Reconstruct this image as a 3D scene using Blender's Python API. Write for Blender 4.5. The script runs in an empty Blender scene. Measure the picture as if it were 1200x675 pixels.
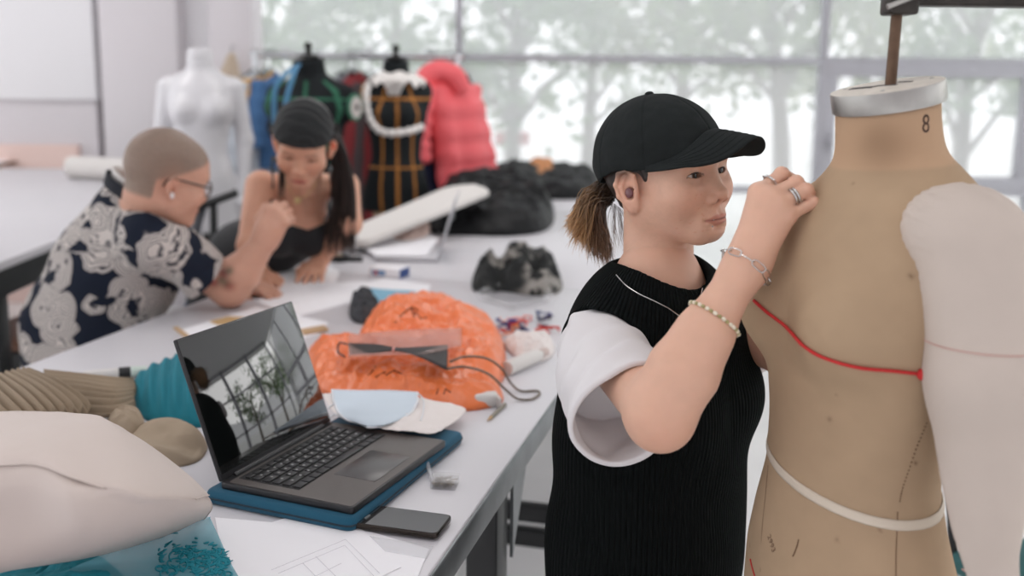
import bpy, bmesh, math, random
import numpy as np
from mathutils import Vector, Matrix, Euler, Quaternion
random.seed(7)
rng = np.random.default_rng(7)
PI = math.pi
SC = bpy.context.scene
COL = SC.collection

# ------------------------------------------------------------------ camera
F_PX = 1167.0; CX = 600.0; CY = 285.0
PITCH = math.radians(9.1); ROLL = 0.0108
CAM = np.array([0.0, 0.0, 1.6])
_F = np.array([0, math.cos(PITCH), -math.sin(PITCH)])
_R0 = np.array([1.0, 0, 0]); _U0 = np.array([0, math.sin(PITCH), math.cos(PITCH)])
_R = _R0*math.cos(ROLL) + _U0*math.sin(ROLL)
_U = _U0*math.cos(ROLL) - _R0*math.sin(ROLL)
def ray(px, py):
    return _F + _R*((px-CX)/F_PX) + _U*((CY-py)/F_PX)
def at_y(px, py, Y):
    d = ray(px, py); return CAM + d*(Y/d[1])
def at_z(px, py, z):
    d = ray(px, py); return CAM + d*((z-CAM[2])/d[2])
def proj(p):
    v = np.asarray(p, float)-CAM; w = v@_F
    return CX+F_PX*(v@_R)/w, CY-F_PX*(v@_U)/w

# ------------------------------------------------------------------ objects
def settle(o, label=None, cat=None, group=None, kind=None):
    if label: o['label'] = label
    if cat: o['category'] = cat
    if group: o['group'] = group
    if kind: o['kind'] = kind
    return o
def empty(name, loc, label, cat, group=None):
    o = bpy.data.objects.new(name, None); COL.objects.link(o)
    o.empty_display_size = 0.05
    o.location = Vector([float(c) for c in loc]); bpy.context.view_layer.update()
    return settle(o, label, cat, group)
def link(name, me, mat=None, parent=None):
    o = bpy.data.objects.new(name, me); COL.objects.link(o)
    if mat is not None:
        if isinstance(mat, (list, tuple)):
            for m in mat: me.materials.append(m)
        else: me.materials.append(mat)
    if parent is not None:
        o.parent = parent
        off = Vector(parent.location) if parent.type == 'EMPTY' else Vector((0,0,0))
        o.matrix_parent_inverse = Matrix.Translation(-off)
    return o
def mesh_np(name, V, Fc, smooth=True, sharp=None, col=None, attrs=None):
    me = bpy.data.meshes.new(name)
    V = np.asarray(V, np.float32)
    if isinstance(Fc, np.ndarray):
        k = Fc.shape[1]; n = len(Fc)
        me.vertices.add(len(V)); me.vertices.foreach_set('co', V.ravel())
        me.loops.add(n*k); me.loops.foreach_set('vertex_index', Fc.ravel().astype(np.int32))
        me.polygons.add(n); me.polygons.foreach_set('loop_start', np.arange(0, n*k, k, dtype=np.int32))
        me.update(calc_edges=True)
    else:
        me.from_pydata([tuple(map(float, v)) for v in V], [], [tuple(f) for f in Fc])
    if smooth:
        me.polygons.foreach_set('use_smooth', np.ones(len(me.polygons), bool))
        if sharp is not None: me.set_sharp_from_angle(angle=math.radians(sharp))
    if col is not None: paint(me, col)
    if attrs:
        for k, a in attrs.items():
            at = me.attributes.new(k, 'FLOAT', 'POINT'); at.data.foreach_set('value', np.asarray(a, np.float32))
    me.validate(); me.update()
    return me
def paint(me, col):
    c = np.ones((len(me.vertices), 4), np.float32); c[:, :3] = col
    a = me.color_attributes.new('Col', 'FLOAT_COLOR', 'POINT'); a.data.foreach_set('color', c.ravel())

class B:
    """collects simple shapes into one mesh"""
    def __init__(s): s.v = []; s.f = []
    def add(s, V, Fc):
        n = len(s.v); s.v += [tuple(float(c) for c in p) for p in V]
        s.f += [tuple(i+n for i in f) for f in Fc]; return s
    def box(s, c, size, ax=None):
        """ax: 3 axis vectors"""
        ax = np.eye(3) if ax is None else np.asarray(ax, float)
        c = np.asarray(c, float); h = np.asarray(size, float)/2
        V = [c+sx*h[0]*ax[0]+sy*h[1]*ax[1]+sz*h[2]*ax[2] for sz in (-1,1) for sy in (-1,1) for sx in (-1,1)]
        return s.add(V, [(0,2,3,1),(4,5,7,6),(0,1,5,4),(2,6,7,3),(0,4,6,2),(1,3,7,5)])
    def prism(s, poly, z0, z1):
        n = len(poly)
        V = [(p[0],p[1],z0) for p in poly]+[(p[0],p[1],z1) for p in poly]
        return s.add(V, [tuple(range(n-1,-1,-1)), tuple(range(n,2*n))]+[(i,(i+1)%n,n+(i+1)%n,n+i) for i in range(n)])
    def tube(s, pts, r, n=10, caps=True, flat=1.0, up=None):
        pts = [np.asarray(p, float) for p in pts]
        rs = [r]*len(pts) if np.isscalar(r) else list(r)
        V = []; prev = None
        for i, p in enumerate(pts):
            t = pts[min(i+1,len(pts)-1)]-pts[max(i-1,0)]; t = t/(np.linalg.norm(t)+1e-12)
            if prev is None:
                a = np.array([0,0,1.0]) if up is None else np.asarray(up, float)
                if abs(a@t) > .95: a = np.array([1.0,0,0])
            else: a = prev
            x = a - t*(a@t); x /= np.linalg.norm(x)+1e-12; y = np.cross(t, x); prev = x
            for k in range(n):
                an = 2*PI*k/n; V.append(p + x*rs[i]*math.cos(an)*flat + y*rs[i]*math.sin(an))
        m = len(pts); Fc = []
        for i in range(m-1):
            for k in range(n):
                Fc.append((i*n+k, i*n+(k+1)%n, (i+1)*n+(k+1)%n, (i+1)*n+k))
        if caps: Fc += [tuple(range(n-1,-1,-1)), tuple(range((m-1)*n, m*n))]
        return s.add(V, Fc)
    def lathe(s, prof, c=(0,0,0), n=32, ax=None, cap=True):
        """prof: (r, z) list, around local z"""
        ax = np.eye(3) if ax is None else np.asarray(ax, float); c = np.asarray(c, float)
        V = []; m = len(prof)
        for r_, z_ in prof:
            for k in range(n):
                an = 2*PI*k/n; V.append(c+ax[0]*r_*math.cos(an)+ax[1]*r_*math.sin(an)+ax[2]*z_)
        Fc = [(i*n+k, i*n+(k+1)%n, (i+1)*n+(k+1)%n, (i+1)*n+k) for i in range(m-1) for k in range(n)]
        if cap: Fc += [tuple(range(n-1,-1,-1)), tuple(range((m-1)*n, m*n))]
        return s.add(V, Fc)
    def grid(s, G, closed_u=False):
        G = np.asarray(G, float); a, b = G.shape[:2]
        Fc = [(i*b+j, i*b+j+1, ((i+1)%a)*b+j+1, ((i+1)%a)*b+j) for i in range(a if closed_u else a-1) for j in range(b-1)]
        return s.add(G.reshape(-1,3), Fc)
    def ball(s, c, r, n=16, m=10, ax=None):
        r = np.array([r]*3 if np.isscalar(r) else r, float); ax = np.eye(3) if ax is None else np.asarray(ax, float)
        c = np.asarray(c, float); V = [c-ax[2]*r[2]]
        for i in range(1, m):
            th = PI*i/m
            for k in range(n):
                an = 2*PI*k/n
                V.append(c+ax[0]*r[0]*math.sin(th)*math.cos(an)+ax[1]*r[1]*math.sin(th)*math.sin(an)-ax[2]*r[2]*math.cos(th))
        V.append(c+ax[2]*r[2]); L = len(V)-1
        Fc = [(0, 1+(k+1)%n, 1+k) for k in range(n)]
        for i in range(m-2):
            for k in range(n):
                Fc.append((1+i*n+k, 1+i*n+(k+1)%n, 1+(i+1)*n+(k+1)%n, 1+(i+1)*n+k))
        Fc += [(1+(m-2)*n+k, 1+(m-2)*n+(k+1)%n, L) for k in range(n)]
        return s.add(V, Fc)
    def build(s, name, mat=None, parent=None, smooth=True, sharp=40, bevel=0, solid=0, sub=0, label=None):
        me = bpy.data.meshes.new(name); me.from_pydata(s.v, [], s.f)
        bm = bmesh.new(); bm.from_mesh(me); bmesh.ops.recalc_face_normals(bm, faces=bm.faces); bm.to_mesh(me); bm.free()
        if smooth:
            me.polygons.foreach_set('use_smooth', np.ones(len(me.polygons), bool))
            if sharp is not None and not bevel: me.set_sharp_from_angle(angle=math.radians(sharp))
        o = link(name, me, mat, parent)
        if solid:
            m = o.modifiers.new('s', 'SOLIDIFY'); m.thickness = solid; m.offset = -1
        if bevel:
            m = o.modifiers.new('b', 'BEVEL'); m.width = bevel; m.segments = 2; m.limit_method = 'ANGLE'; m.angle_limit = math.radians(40)
        if sub:
            m = o.modifiers.new('u', 'SUBSURF'); m.levels = sub; m.render_levels = sub
        if label: o['label'] = label
        return o

# ------------------------------------------------------------------ small maths
def nrm(v): v = np.asarray(v, float); return v/(np.linalg.norm(v)+1e-12)
def frame(x, up=(0,0,1)):
    """axes with first = x, third near up"""
    x = nrm(x); y = nrm(np.cross(up, x)); z = np.cross(x, y); return np.array([x, y, z])
def rotz(a): return np.array([[math.cos(a),-math.sin(a),0],[math.sin(a),math.cos(a),0],[0,0,1]])
def catmull(P, n):
    P = np.asarray(P, float); m = len(P); out = []
    Q = np.vstack([2*P[0]-P[1], P, 2*P[-1]-P[-2]])
    for t in np.linspace(0, m-1, n):
        i = min(int(t), m-2); u = t-i; a, b, c, d = Q[i:i+4]
        out.append(.5*((2*b)+(-a+c)*u+(2*a-5*b+4*c-d)*u*u+(-a+3*b-3*c+d)*u**3))
    return np.array(out)
def closed_curve(P, n):
    P = np.asarray(P, float); m = len(P); out = []
    for t in np.linspace(0, m, n, endpoint=False):
        i = int(t); u = t-i; a, b, c, d = P[(i-1)%m], P[i%m], P[(i+1)%m], P[(i+2)%m]
        out.append(.5*((2*b)+(-a+c)*u+(2*a-5*b+4*c-d)*u*u+(-a+3*b-3*c+d)*u**3))
    return np.array(out)
def patch(net, nu, nv):
    """interpolating surface through a net of points"""
    net = np.asarray(net, float)
    rows = np.array([catmull(r, nv) for r in net])
    return np.array([catmull(rows[:, j], nu) for j in range(nv)]).transpose(1, 0, 2)
def hsh(ix, iy, iz, seed=0):
    n = (ix*374761393 + iy*668265263 + iz*2147483647 + seed*974711) & 0x7fffffff
    n = (n ^ (n >> 13))*1274126177 & 0x7fffffff
    return ((n ^ (n >> 16)) & 0xffff)/65535.0
def noise3(P, seed=0):
    P = np.asarray(P, float); i = np.floor(P).astype(np.int64); f = P-i; f = f*f*(3-2*f); r = 0
    for dx in (0,1):
        for dy in (0,1):
            for dz in (0,1):
                w = (f[:,0] if dx else 1-f[:,0])*(f[:,1] if dy else 1-f[:,1])*(f[:,2] if dz else 1-f[:,2])
                r = r + w*hsh(i[:,0]+dx, i[:,1]+dy, i[:,2]+dz, seed)
    return r*2-1
def fbm(P, seed=0, oct=4):
    P = np.asarray(P, float); r = 0; a = 1; t = 0
    for o in range(oct): r = r+a*noise3(P*2**o, seed+o); t += a; a *= .5
    return r/t
def ridged(P, seed=0, oct=4):
    P = np.asarray(P, float); r = 0; a = 1; t = 0
    for o in range(oct): r = r+a*(1-2*np.abs(noise3(P*2**o, seed+o))); t += a; a *= .5
    return r/t
def lin(*c):
    """sRGB 0-255 to linear"""
    c = np.array(c, float)/255; return np.where(c <= .04045, c/12.92, ((c+.055)/1.055)**2.4)

# ------------------------------------------------------------------ signed distance modelling
def ell(p, c, r, R=None):
    q = p-np.asarray(c, np.float32)
    if R is not None: q = q@np.asarray(R, np.float32).T
    r = np.asarray(r, np.float32)
    a = q/r; k0 = np.sqrt((a*a).sum(1)); b = a/r; k1 = np.sqrt((b*b).sum(1))+1e-9
    return k0*(k0-1)/k1
def sph(p, c, r): return np.linalg.norm(p-np.asarray(c, np.float32), axis=1)-r
def cone(p, a, b, ra, rb):
    a = np.asarray(a, np.float32); b = np.asarray(b, np.float32); ab = b-a
    t = np.clip(((p-a)@ab)/(ab@ab+1e-12), 0, 1)
    return np.linalg.norm(p-a-t[:,None]*ab, axis=1)-(ra+(rb-ra)*t)
def chain(p, pts, rs, k=.01):
    d = cone(p, pts[0], pts[1], rs[0], rs[1])
    for i in range(1, len(pts)-1): d = smin(d, cone(p, pts[i], pts[i+1], rs[i], rs[i+1]), k)
    return d
def smin(a, b, k):
    h = np.maximum(k-np.abs(a-b), 0)/k; return np.minimum(a, b)-h*h*k*.25
def smax(a, b, k): return -smin(-a, -b, k)
def boxd(p, c, h, R=None, r=0):
    q = p-np.asarray(c, np.float32)
    if R is not None: q = q@np.asarray(R, np.float32).T
    q = np.abs(q)-(np.asarray(h, np.float32)-r)
    return np.linalg.norm(np.maximum(q, 0), axis=1)+np.minimum(q.max(1), 0)-r
def sdf_mesh(f, lo, hi, h, CF=6):
    lo = np.asarray(lo, float); hi = np.asarray(hi, float)
    nc = np.ceil((hi-lo)/(h*CF)).astype(int)+1
    g = [lo[i]+np.arange(nc[i])*h*CF for i in range(3)]
    # distance at the centres of coarse blocks
    C = np.stack(np.meshgrid(*[a[:-1]+h*CF/2 for a in g], indexing='ij'), -1).reshape(-1, 3).astype(np.float32)
    dC = f(C)
    near = np.abs(dC) < h*CF*1.05+h*2
    bi = np.stack(np.unravel_index(np.nonzero(near)[0], nc-1), -1)
    n = CF+1
    off = np.stack(np.meshgrid(*[np.arange(n)]*3, indexing='ij'), -1).reshape(-1, 3)
    N = (nc-1)*CF+2
    keyf = lambda q: (q[...,0]*N[1]+q[...,1])*N[2]+q[...,2]
    corners = np.array([(a,b,c) for a in (0,1) for b in (0,1) for c in (0,1)])
    edges = [(i, j) for i in range(8) for j in range(i+1, 8) if np.abs(corners[i]-corners[j]).sum() == 1]
    K = []; P = []; Q = []
    CH = 1500
    for s in range(0, len(bi), CH):
        b = bi[s:s+CH]; gi = b[:,None,:]*CF+off[None]
        D = f((lo+gi.reshape(-1,3)*h).astype(np.float32)).reshape(len(b), n, n, n)
        S = D < 0
        cc = np.stack([D[:, a:a+CF, bb:bb+CF, c:c+CF] for a,bb,c in corners], -1)
        ss = cc < 0; cnt = ss.sum(-1); act = (cnt > 0)&(cnt < 8)
        w = np.nonzero(act)
        if len(w[0]):
            v = cc[w]; acc = np.zeros((len(v), 3)); num = np.zeros(len(v))
            for i, j in edges:
                x = (v[:,i] < 0) != (v[:,j] < 0); den = v[:,i]-v[:,j]; t = np.where(x, v[:,i]/np.where(x, den, 1), 0)
                acc += x[:,None]*(corners[i]+t[:,None]*(corners[j]-corners[i])); num += x
            cell = b[w[0]]*CF+np.stack(w[1:], -1)
            K.append(keyf(cell)); P.append(lo+(cell+acc/num[:,None])*h)
        for ax in range(3):
            sl0 = [slice(None), slice(0,CF), slice(0,CF), slice(0,CF)]; sl1 = list(sl0); sl1[ax+1] = slice(1, CF+1)
            s0 = S[tuple(sl0)]; s1 = S[tuple(sl1)]; w = np.nonzero(s0 != s1)
            if not len(w[0]): continue
            cell = b[w[0]]*CF+np.stack(w[1:], -1)
            u, v_ = [(1,2),(2,0),(0,1)][ax]
            eu = np.zeros(3, int); eu[u] = 1; ev = np.zeros(3, int); ev[v_] = 1
            q = np.stack([keyf(cell-eu-ev), keyf(cell-ev), keyf(cell), keyf(cell-eu)], 1)
            flip = ~s0[w]; q[flip] = q[flip][:, ::-1]
            q[((cell-eu-ev) < 0).any(1)] = -1
            Q.append(q)
    if not K: raise RuntimeError('empty sdf')
    K = np.concatenate(K); P = np.concatenate(P); Q = np.concatenate(Q)
    K, ix = np.unique(K, return_index=True); P = P[ix]
    j = np.searchsorted(K, Q); j = np.clip(j, 0, len(K)-1); ok = (K[j] == Q).all(1)
    return P, j[ok]
def tidy(V, Q, f, steps=2):
    """pull the vertices onto the surface"""
    V = V.astype(np.float32).copy(); e = 4e-4
    for _ in range(steps):
        d = f(V); g = np.stack([f(V+np.eye(3, dtype=np.float32)[i]*e)-f(V-np.eye(3, dtype=np.float32)[i]*e) for i in range(3)], 1)/(2*e)
        gl = (g*g).sum(1)
        V -= np.clip(d/np.maximum(gl, .25), -.002, .002)[:,None]*g*.9
    return V

# ------------------------------------------------------------------ materials
def mat(name, color=(.8,.8,.8), rough=.6, metal=0.0, spec=.5, bump=None, vary=None, attr=False, alpha=1.0, sss=0.0, sheen=0.0, coat=0.0, trans=0.0):
    """bump=(kind, scale, strength, distance[, detail]); vary=(scale, amount)"""
    m = bpy.data.materials.new(name); m.use_nodes = True
    nt = m.node_tree; b = nt.nodes['Principled BSDF']; L = nt.links
    b.inputs['Base Color'].default_value = (*color, 1); b.inputs['Roughness'].default_value = rough
    b.inputs['Metallic'].default_value = metal; b.inputs['Specular IOR Level'].default_value = spec
    b.inputs['Alpha'].default_value = alpha
    b.inputs['Coat Weight'].default_value = coat
    b.inputs['Transmission Weight'].default_value = trans
    if sss:
        b.inputs['Subsurface Weight'].default_value = sss; b.inputs['Subsurface Radius'].default_value = (1,.35,.2); b.inputs['Subsurface Scale'].default_value = .006
    if sheen: b.inputs['Sheen Weight'].default_value = sheen
    src = None
    if attr:
        a = nt.nodes.new('ShaderNodeAttribute'); a.attribute_name = 'Col'; src = a.outputs['Color']
    if vary or bump:
        tc = nt.nodes.new('ShaderNodeTexCoord')
    if vary:
        n = nt.nodes.new('ShaderNodeTexNoise'); n.inputs['Scale'].default_value = vary[0]; n.inputs['Detail'].default_value = 5
        L.new(tc.outputs['Object'], n.inputs['Vector'])
        mr = nt.nodes.new('ShaderNodeMapRange'); mr.inputs['From Min'].default_value = .3; mr.inputs['From Max'].default_value = .7
        mr.inputs['To Min'].default_value = 1-vary[1]; mr.inputs['To Max'].default_value = 1+vary[1]*.6
        L.new(n.outputs['Fac'], mr.inputs['Value'])
        mx = nt.nodes.new('ShaderNodeMix'); mx.data_type = 'RGBA'; mx.blend_type = 'MULTIPLY'; mx.inputs['Factor'].default_value = 1
        mx.inputs[6].default_value = (*color, 1)
        if src: L.new(src, mx.inputs[6])
        L.new(mr.outputs['Result'], mx.inputs[7]); src = mx.outputs[2]
    if src: L.new(src, b.inputs['Base Color'])
    if bump:
        kind, sc, st, di = bump[:4]
        if kind == 'noise':
            t = nt.nodes.new('ShaderNodeTexNoise'); t.inputs['Scale'].default_value = sc; t.inputs['Detail'].default_value = 6; o = t.outputs['Fac']; L.new(tc.outputs['Object'], t.inputs['Vector'])
        elif kind == 'weave':
            mp = []
            for ax in ('X','Y','Z'):
                w = nt.nodes.new('ShaderNodeTexWave'); w.bands_direction = ax; w.inputs['Scale'].default_value = sc; w.inputs['Distortion'].default_value = .6
                L.new(tc.outputs['Object'], w.inputs['Vector']); mp.append(w.outputs['Fac'])
            ad = nt.nodes.new('ShaderNodeMath'); ad.operation = 'ADD'; L.new(mp[0], ad.inputs[0]); L.new(mp[1], ad.inputs[1])
            a2 = nt.nodes.new('ShaderNodeMath'); a2.operation = 'ADD'; L.new(ad.outputs[0], a2.inputs[0]); L.new(mp[2], a2.inputs[1]); o = a2.outputs[0]
        elif kind == 'attr':
            t = nt.nodes.new('ShaderNodeAttribute'); t.attribute_name = 'rib'
            mm = nt.nodes.new('ShaderNodeMath'); mm.operation = 'SINE'; L.new(t.outputs['Fac'], mm.inputs[0]); o = mm.outputs[0]
        bp = nt.nodes.new('ShaderNodeBump'); bp.inputs['Strength'].default_value = st; bp.inputs['Distance'].default_value = di
        L.new(o, bp.inputs['Height']); L.new(bp.outputs['Normal'], b.inputs['Normal'])
    return m
def sheer(name, color, opacity, rough=.8):
    """thin see-through cloth or plastic film: partly transparent, partly diffuse and translucent"""
    m = bpy.data.materials.new(name); m.use_nodes = True; nt = m.node_tree; L = nt.links
    nt.nodes.remove(nt.nodes['Principled BSDF']); out = nt.nodes['Material Output']
    d = nt.nodes.new('ShaderNodeBsdfDiffuse'); d.inputs['Color'].default_value = (*color, 1)
    t = nt.nodes.new('ShaderNodeBsdfTranslucent'); t.inputs['Color'].default_value = (*color, 1)
    g = nt.nodes.new('ShaderNodeBsdfGlossy'); g.inputs['Roughness'].default_value = max(.05, rough*.5)
    x = nt.nodes.new('ShaderNodeBsdfTransparent')
    a = nt.nodes.new('ShaderNodeMixShader'); a.inputs[0].default_value = .4; L.new(d.outputs[0], a.inputs[1]); L.new(t.outputs[0], a.inputs[2])
    b = nt.nodes.new('ShaderNodeMixShader'); b.inputs[0].default_value = .06 if rough > .5 else .12; L.new(a.outputs[0], b.inputs[1]); L.new(g.outputs[0], b.inputs[2])
    c = nt.nodes.new('ShaderNodeMixShader'); c.inputs[0].default_value = opacity; L.new(x.outputs[0], c.inputs[1]); L.new(b.outputs[0], c.inputs[2])
    L.new(c.outputs[0], out.inputs['Surface'])
    return m
# ------------------------------------------------------------------ camera and light
cd = bpy.data.cameras.new('camera'); cam = bpy.data.objects.new('camera', cd); COL.objects.link(cam)
M = Matrix.Identity(4)
for i in range(3):
    M[i][0] = _R[i]; M[i][1] = _U[i]; M[i][2] = -_F[i]; M[i][3] = CAM[i]
cam.matrix_world = M
cd.sensor_fit = 'HORIZONTAL'; cd.sensor_width = 36; cd.lens = F_PX/1200*36
cd.shift_x = 0; cd.shift_y = -(337.5-CY)/1200
cd.clip_start = .05; cd.clip_end = 200
cd.dof.use_dof = True; cd.dof.focus_distance = 1.42; cd.dof.aperture_fstop = 2.5
SC.camera = cam
SC.view_settings.view_transform = 'Standard'; SC.view_settings.look = 'None'
SC.view_settings.gamma = 1; SC.view_settings.use_curve_mapping = False
SC.view_settings.exposure = -0.45
w = bpy.data.worlds.new('sky'); SC.world = w; w.use_nodes = True
bg = w.node_tree.nodes['Background']; bg.inputs['Color'].default_value = (.965,.975,1.0,1); bg.inputs['Strength'].default_value = 2.25
def lamp_sun(name, strength, angle, direction, color=(1,1,1)):
    l = bpy.data.lights.new(name, 'SUN'); l.energy = strength; l.angle = math.radians(angle); l.color = color
    o = bpy.data.objects.new(name, l); COL.objects.link(o)
    o.rotation_euler = Vector(direction).to_track_quat('-Z', 'Y').to_euler(); return o
lamp_sun('sun', 1.5, 45, (-.80, -.30, -.40), (1,.98,.95))
for x, y in ((-3.2,1.0),(0.2,1.0),(3.4,1.0),(-3.2,4.4),(.2,4.4),(.2,-1.8)):  # unseen fill lights without fixtures, added to brighten the room
    l = bpy.data.lights.new('ceiling_fill','AREA'); l.shape = 'RECTANGLE'; l.size = 1.5; l.size_y = .4; l.energy = 9 if y < 4 else 27; l.color = (1,.97,.94)
    o = bpy.data.objects.new('ceiling_fill',l); COL.objects.link(o); o.location = (x,y,3.58)
try: SC.cycles.use_denoising = True
except Exception: pass
# ------------------------------------------------------------------ room shell
YW = 7.4
m_white = mat('white_paint', lin(246,245,247), .6, bump=('noise', 60, .05, .002))
m_grey_wall = mat('grey_paint', lin(222,217,220), .6, bump=('noise', 60, .05, .002))
m_salmon = mat('salmon_strip', lin(240,212,203), .6)
m_floor = mat('floor_screed', lin(240,239,238), .25, vary=(3, .05), bump=('noise', 40, .03, .002))
m_alu = mat('window_aluminium', lin(188,188,194), .45, metal=.2)
m_dark = mat('dark_gap', lin(70,66,64), .8)
def struct(name, b, m, parent=None, bevel=.004, **k):
    o = b.build(name, m, parent, bevel=bevel, **k); 
    if parent is None: o['kind'] = 'structure'
    return o
def wx(px, Y=YW): return at_y(px, 100, Y)[0]
def wz(px, py, Y=YW): return at_y(px, py, Y)[2]
struct('floor', B().box((0, 3.2, -.05), (15, 9.6, .1)), m_floor, bevel=0)
# wall to the left of the window, in the steps the photo shows
xl = wx(298); zt = 3.6
struct('wall_back', B().box(((-7.5+xl)/2, YW+.15, zt/2), (xl+7.5, .2, zt)), m_white)
Z1 = wz(60,117, 7.05)
x1 = wx(112, 7.05)
struct('trim_1', B().box(((-7.5+x1)/2, 7.15, (Z1+3.4)/2), (x1+7.5, .2, 3.4-Z1)), m_white)          # raised white board
struct('trim_2', B().box(((-7.5+x1-.02)/2, 7.17, Z1/2), (x1+7.48, .16, Z1)), m_grey_wall)
x2 = wx(119, 7.0); x3 = wx(209, 7.0)
struct('trim_3', B().box(((x2+x3)/2, 7.12, zt/2), (x3-x2, .24, zt)), m_grey_wall)
x4 = wx(254, 7.2)
struct('trim_4', B().box(((x3+x4)/2, 7.25, zt/2), (x4-x3+.01, .1, zt)), m_white)
struct('trim_5', B().box(((x4+wx(299,7.1))/2, 7.2, zt/2), (wx(299,7.1)-x4, .3, zt)), m_grey_wall)
zs6 = wz(40,170,7.0); struct('trim_6', B().box(((-7.5+wx(84,7.0))/2, 7.06, zs6/2), (wx(84,7.0)+7.5, .06, zs6)), m_salmon)  # salmon coloured strip low on the left wall
# the big window: aluminium grid, each pane of glass in its own frame
gl = bpy.data.materials.new('hazy_glass'); gl.use_nodes = True; nt = gl.node_tree; nt.nodes.remove(nt.nodes['Principled BSDF'])
t1 = nt.nodes.new('ShaderNodeBsdfTransparent'); t2 = nt.nodes.new('ShaderNodeBsdfTranslucent'); t2.inputs['Color'].default_value = (.95,.96,1,1)
gz = nt.nodes.new('ShaderNodeBsdfGlossy'); gz.inputs['Roughness'].default_value = .02
mxs = nt.nodes.new('ShaderNodeMixShader'); mxs.inputs[0].default_value = .32  # translucent share puts the outdoor glare haze into the panes
mx2 = nt.nodes.new('ShaderNodeMixShader'); mx2.inputs[0].default_value = .03
nt.links.new(t1.outputs[0], mxs.inputs[1]); nt.links.new(t2.outputs[0], mxs.inputs[2])
nt.links.new(mxs.outputs[0], mx2.inputs[1]); nt.links.new(gz.outputs[0], mx2.inputs[2]); nt.links.new(mx2.outputs[0], nt.nodes['Material Output'].inputs['Surface'])
z_tr = wz(760, 69.5); z_sill = wz(900, 222)
cols = [wx(299), wx(538), wx(962), wx(1215), wx(1420), 6.58]
zs = [.05, z_sill, z_tr, 3.5]
wn = 0
for c in range(5):
    for r in range(3):
        wn += 1
        xa, xb, za, zb = cols[c], cols[c+1], zs[r], zs[r+1]
        b = B(); wd = .024 if c < 2 else .03; dp = .09
        if c >= 2 and r == 1: wd = .11
        b.box(((xa+xb)/2, YW, za+wd/2), (xb-xa, dp, wd)); b.box(((xa+xb)/2, YW, zb-wd/2), (xb-xa, dp, wd))
        b.box((xa+wd/2, YW, (za+zb)/2), (wd, dp, zb-za-wd*2)); b.box((xb-wd/2, YW, (za+zb)/2), (wd, dp, zb-za-wd*2))
        o = struct('window_%d' % wn, b, m_alu, bevel=.003)
        g = B().box(((xa+xb)/2, YW+.01, (za+zb)/2), (xb-xa-wd*1.8, .004, zb-za-wd*1.8)).build('glass_pane', gl, o, smooth=False)
        if c == 2 and r == 1:
            hb = B().box((xa+.07, YW-.07, za+.35), (.03, .03, .14)); hb.box((xa+.07, YW-.06, za+.35), (.04, .05, .03)); hb.build('handle', m_alu, o, bevel=.004)
struct('trim_7', B().box(((cols[0]+cols[-1])/2, YW, .025), (cols[-1]-cols[0], .12, .05)), m_alu)

for yy in np.linspace(-3.2,7.0,7)[:-1]:          # window wall on the right hand side
    wn += 1; b = B()
    for z in (.05,1.0,2.4,3.55): b.box((6.6, yy+.85, z), (.09, 1.7, .07))
    for y in (yy+.04,yy+1.66): b.box((6.6, y, 1.82), (.09, .07, 3.6))
    struct('window_%d' % wn, b, m_alu, bevel=0)
struct('ceiling', B().box((0, 2.1, 3.68), (15, 10.9, .12)), m_white, bevel=0)
struct('wall_rear', B().box((0, -3.3, 1.81), (15, .12, 3.62)), m_grey_wall, bevel=0)  # out of view, made solid to cut the light from behind
# ------------------------------------------------------------------ outside
m_ground = mat('pale_paving', lin(225,225,222), .8, vary=(1.5,.05))
struct('floor_outside', B().box((2, 24, -.45), (60, 33, .3)), m_ground, bevel=0)
struct('floor_outside', B().box((20, 2, -.45), (24, 11, .3)), m_ground, bevel=0)
m_bark = mat('bark', lin(120,108,96), .9, bump=('noise', 30, .4, .02))
leafm = []
for i, c in enumerate([(122,146,104), (136,152,114), (150,158,122), (126,142,114)]):
    m = bpy.data.materials.new('leaves'); m.use_nodes = True; n2 = m.node_tree; n2.nodes.remove(n2.nodes['Principled BSDF'])
    d = n2.nodes.new('ShaderNodeBsdfDiffuse'); t = n2.nodes.new('ShaderNodeBsdfTranslucent'); mx = n2.nodes.new('ShaderNodeMixShader')
    d.inputs['Color'].default_value = (*lin(*c),1); t.inputs['Color'].default_value = (*(lin(*c)*1.35),1); mx.inputs[0].default_value = .5
    n2.links.new(d.outputs[0], mx.inputs[1]); n2.links.new(t.outputs[0], mx.inputs[2]); n2.links.new(mx.outputs[0], n2.nodes['Material Output'].inputs['Surface'])
    leafm.append(m)
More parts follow.
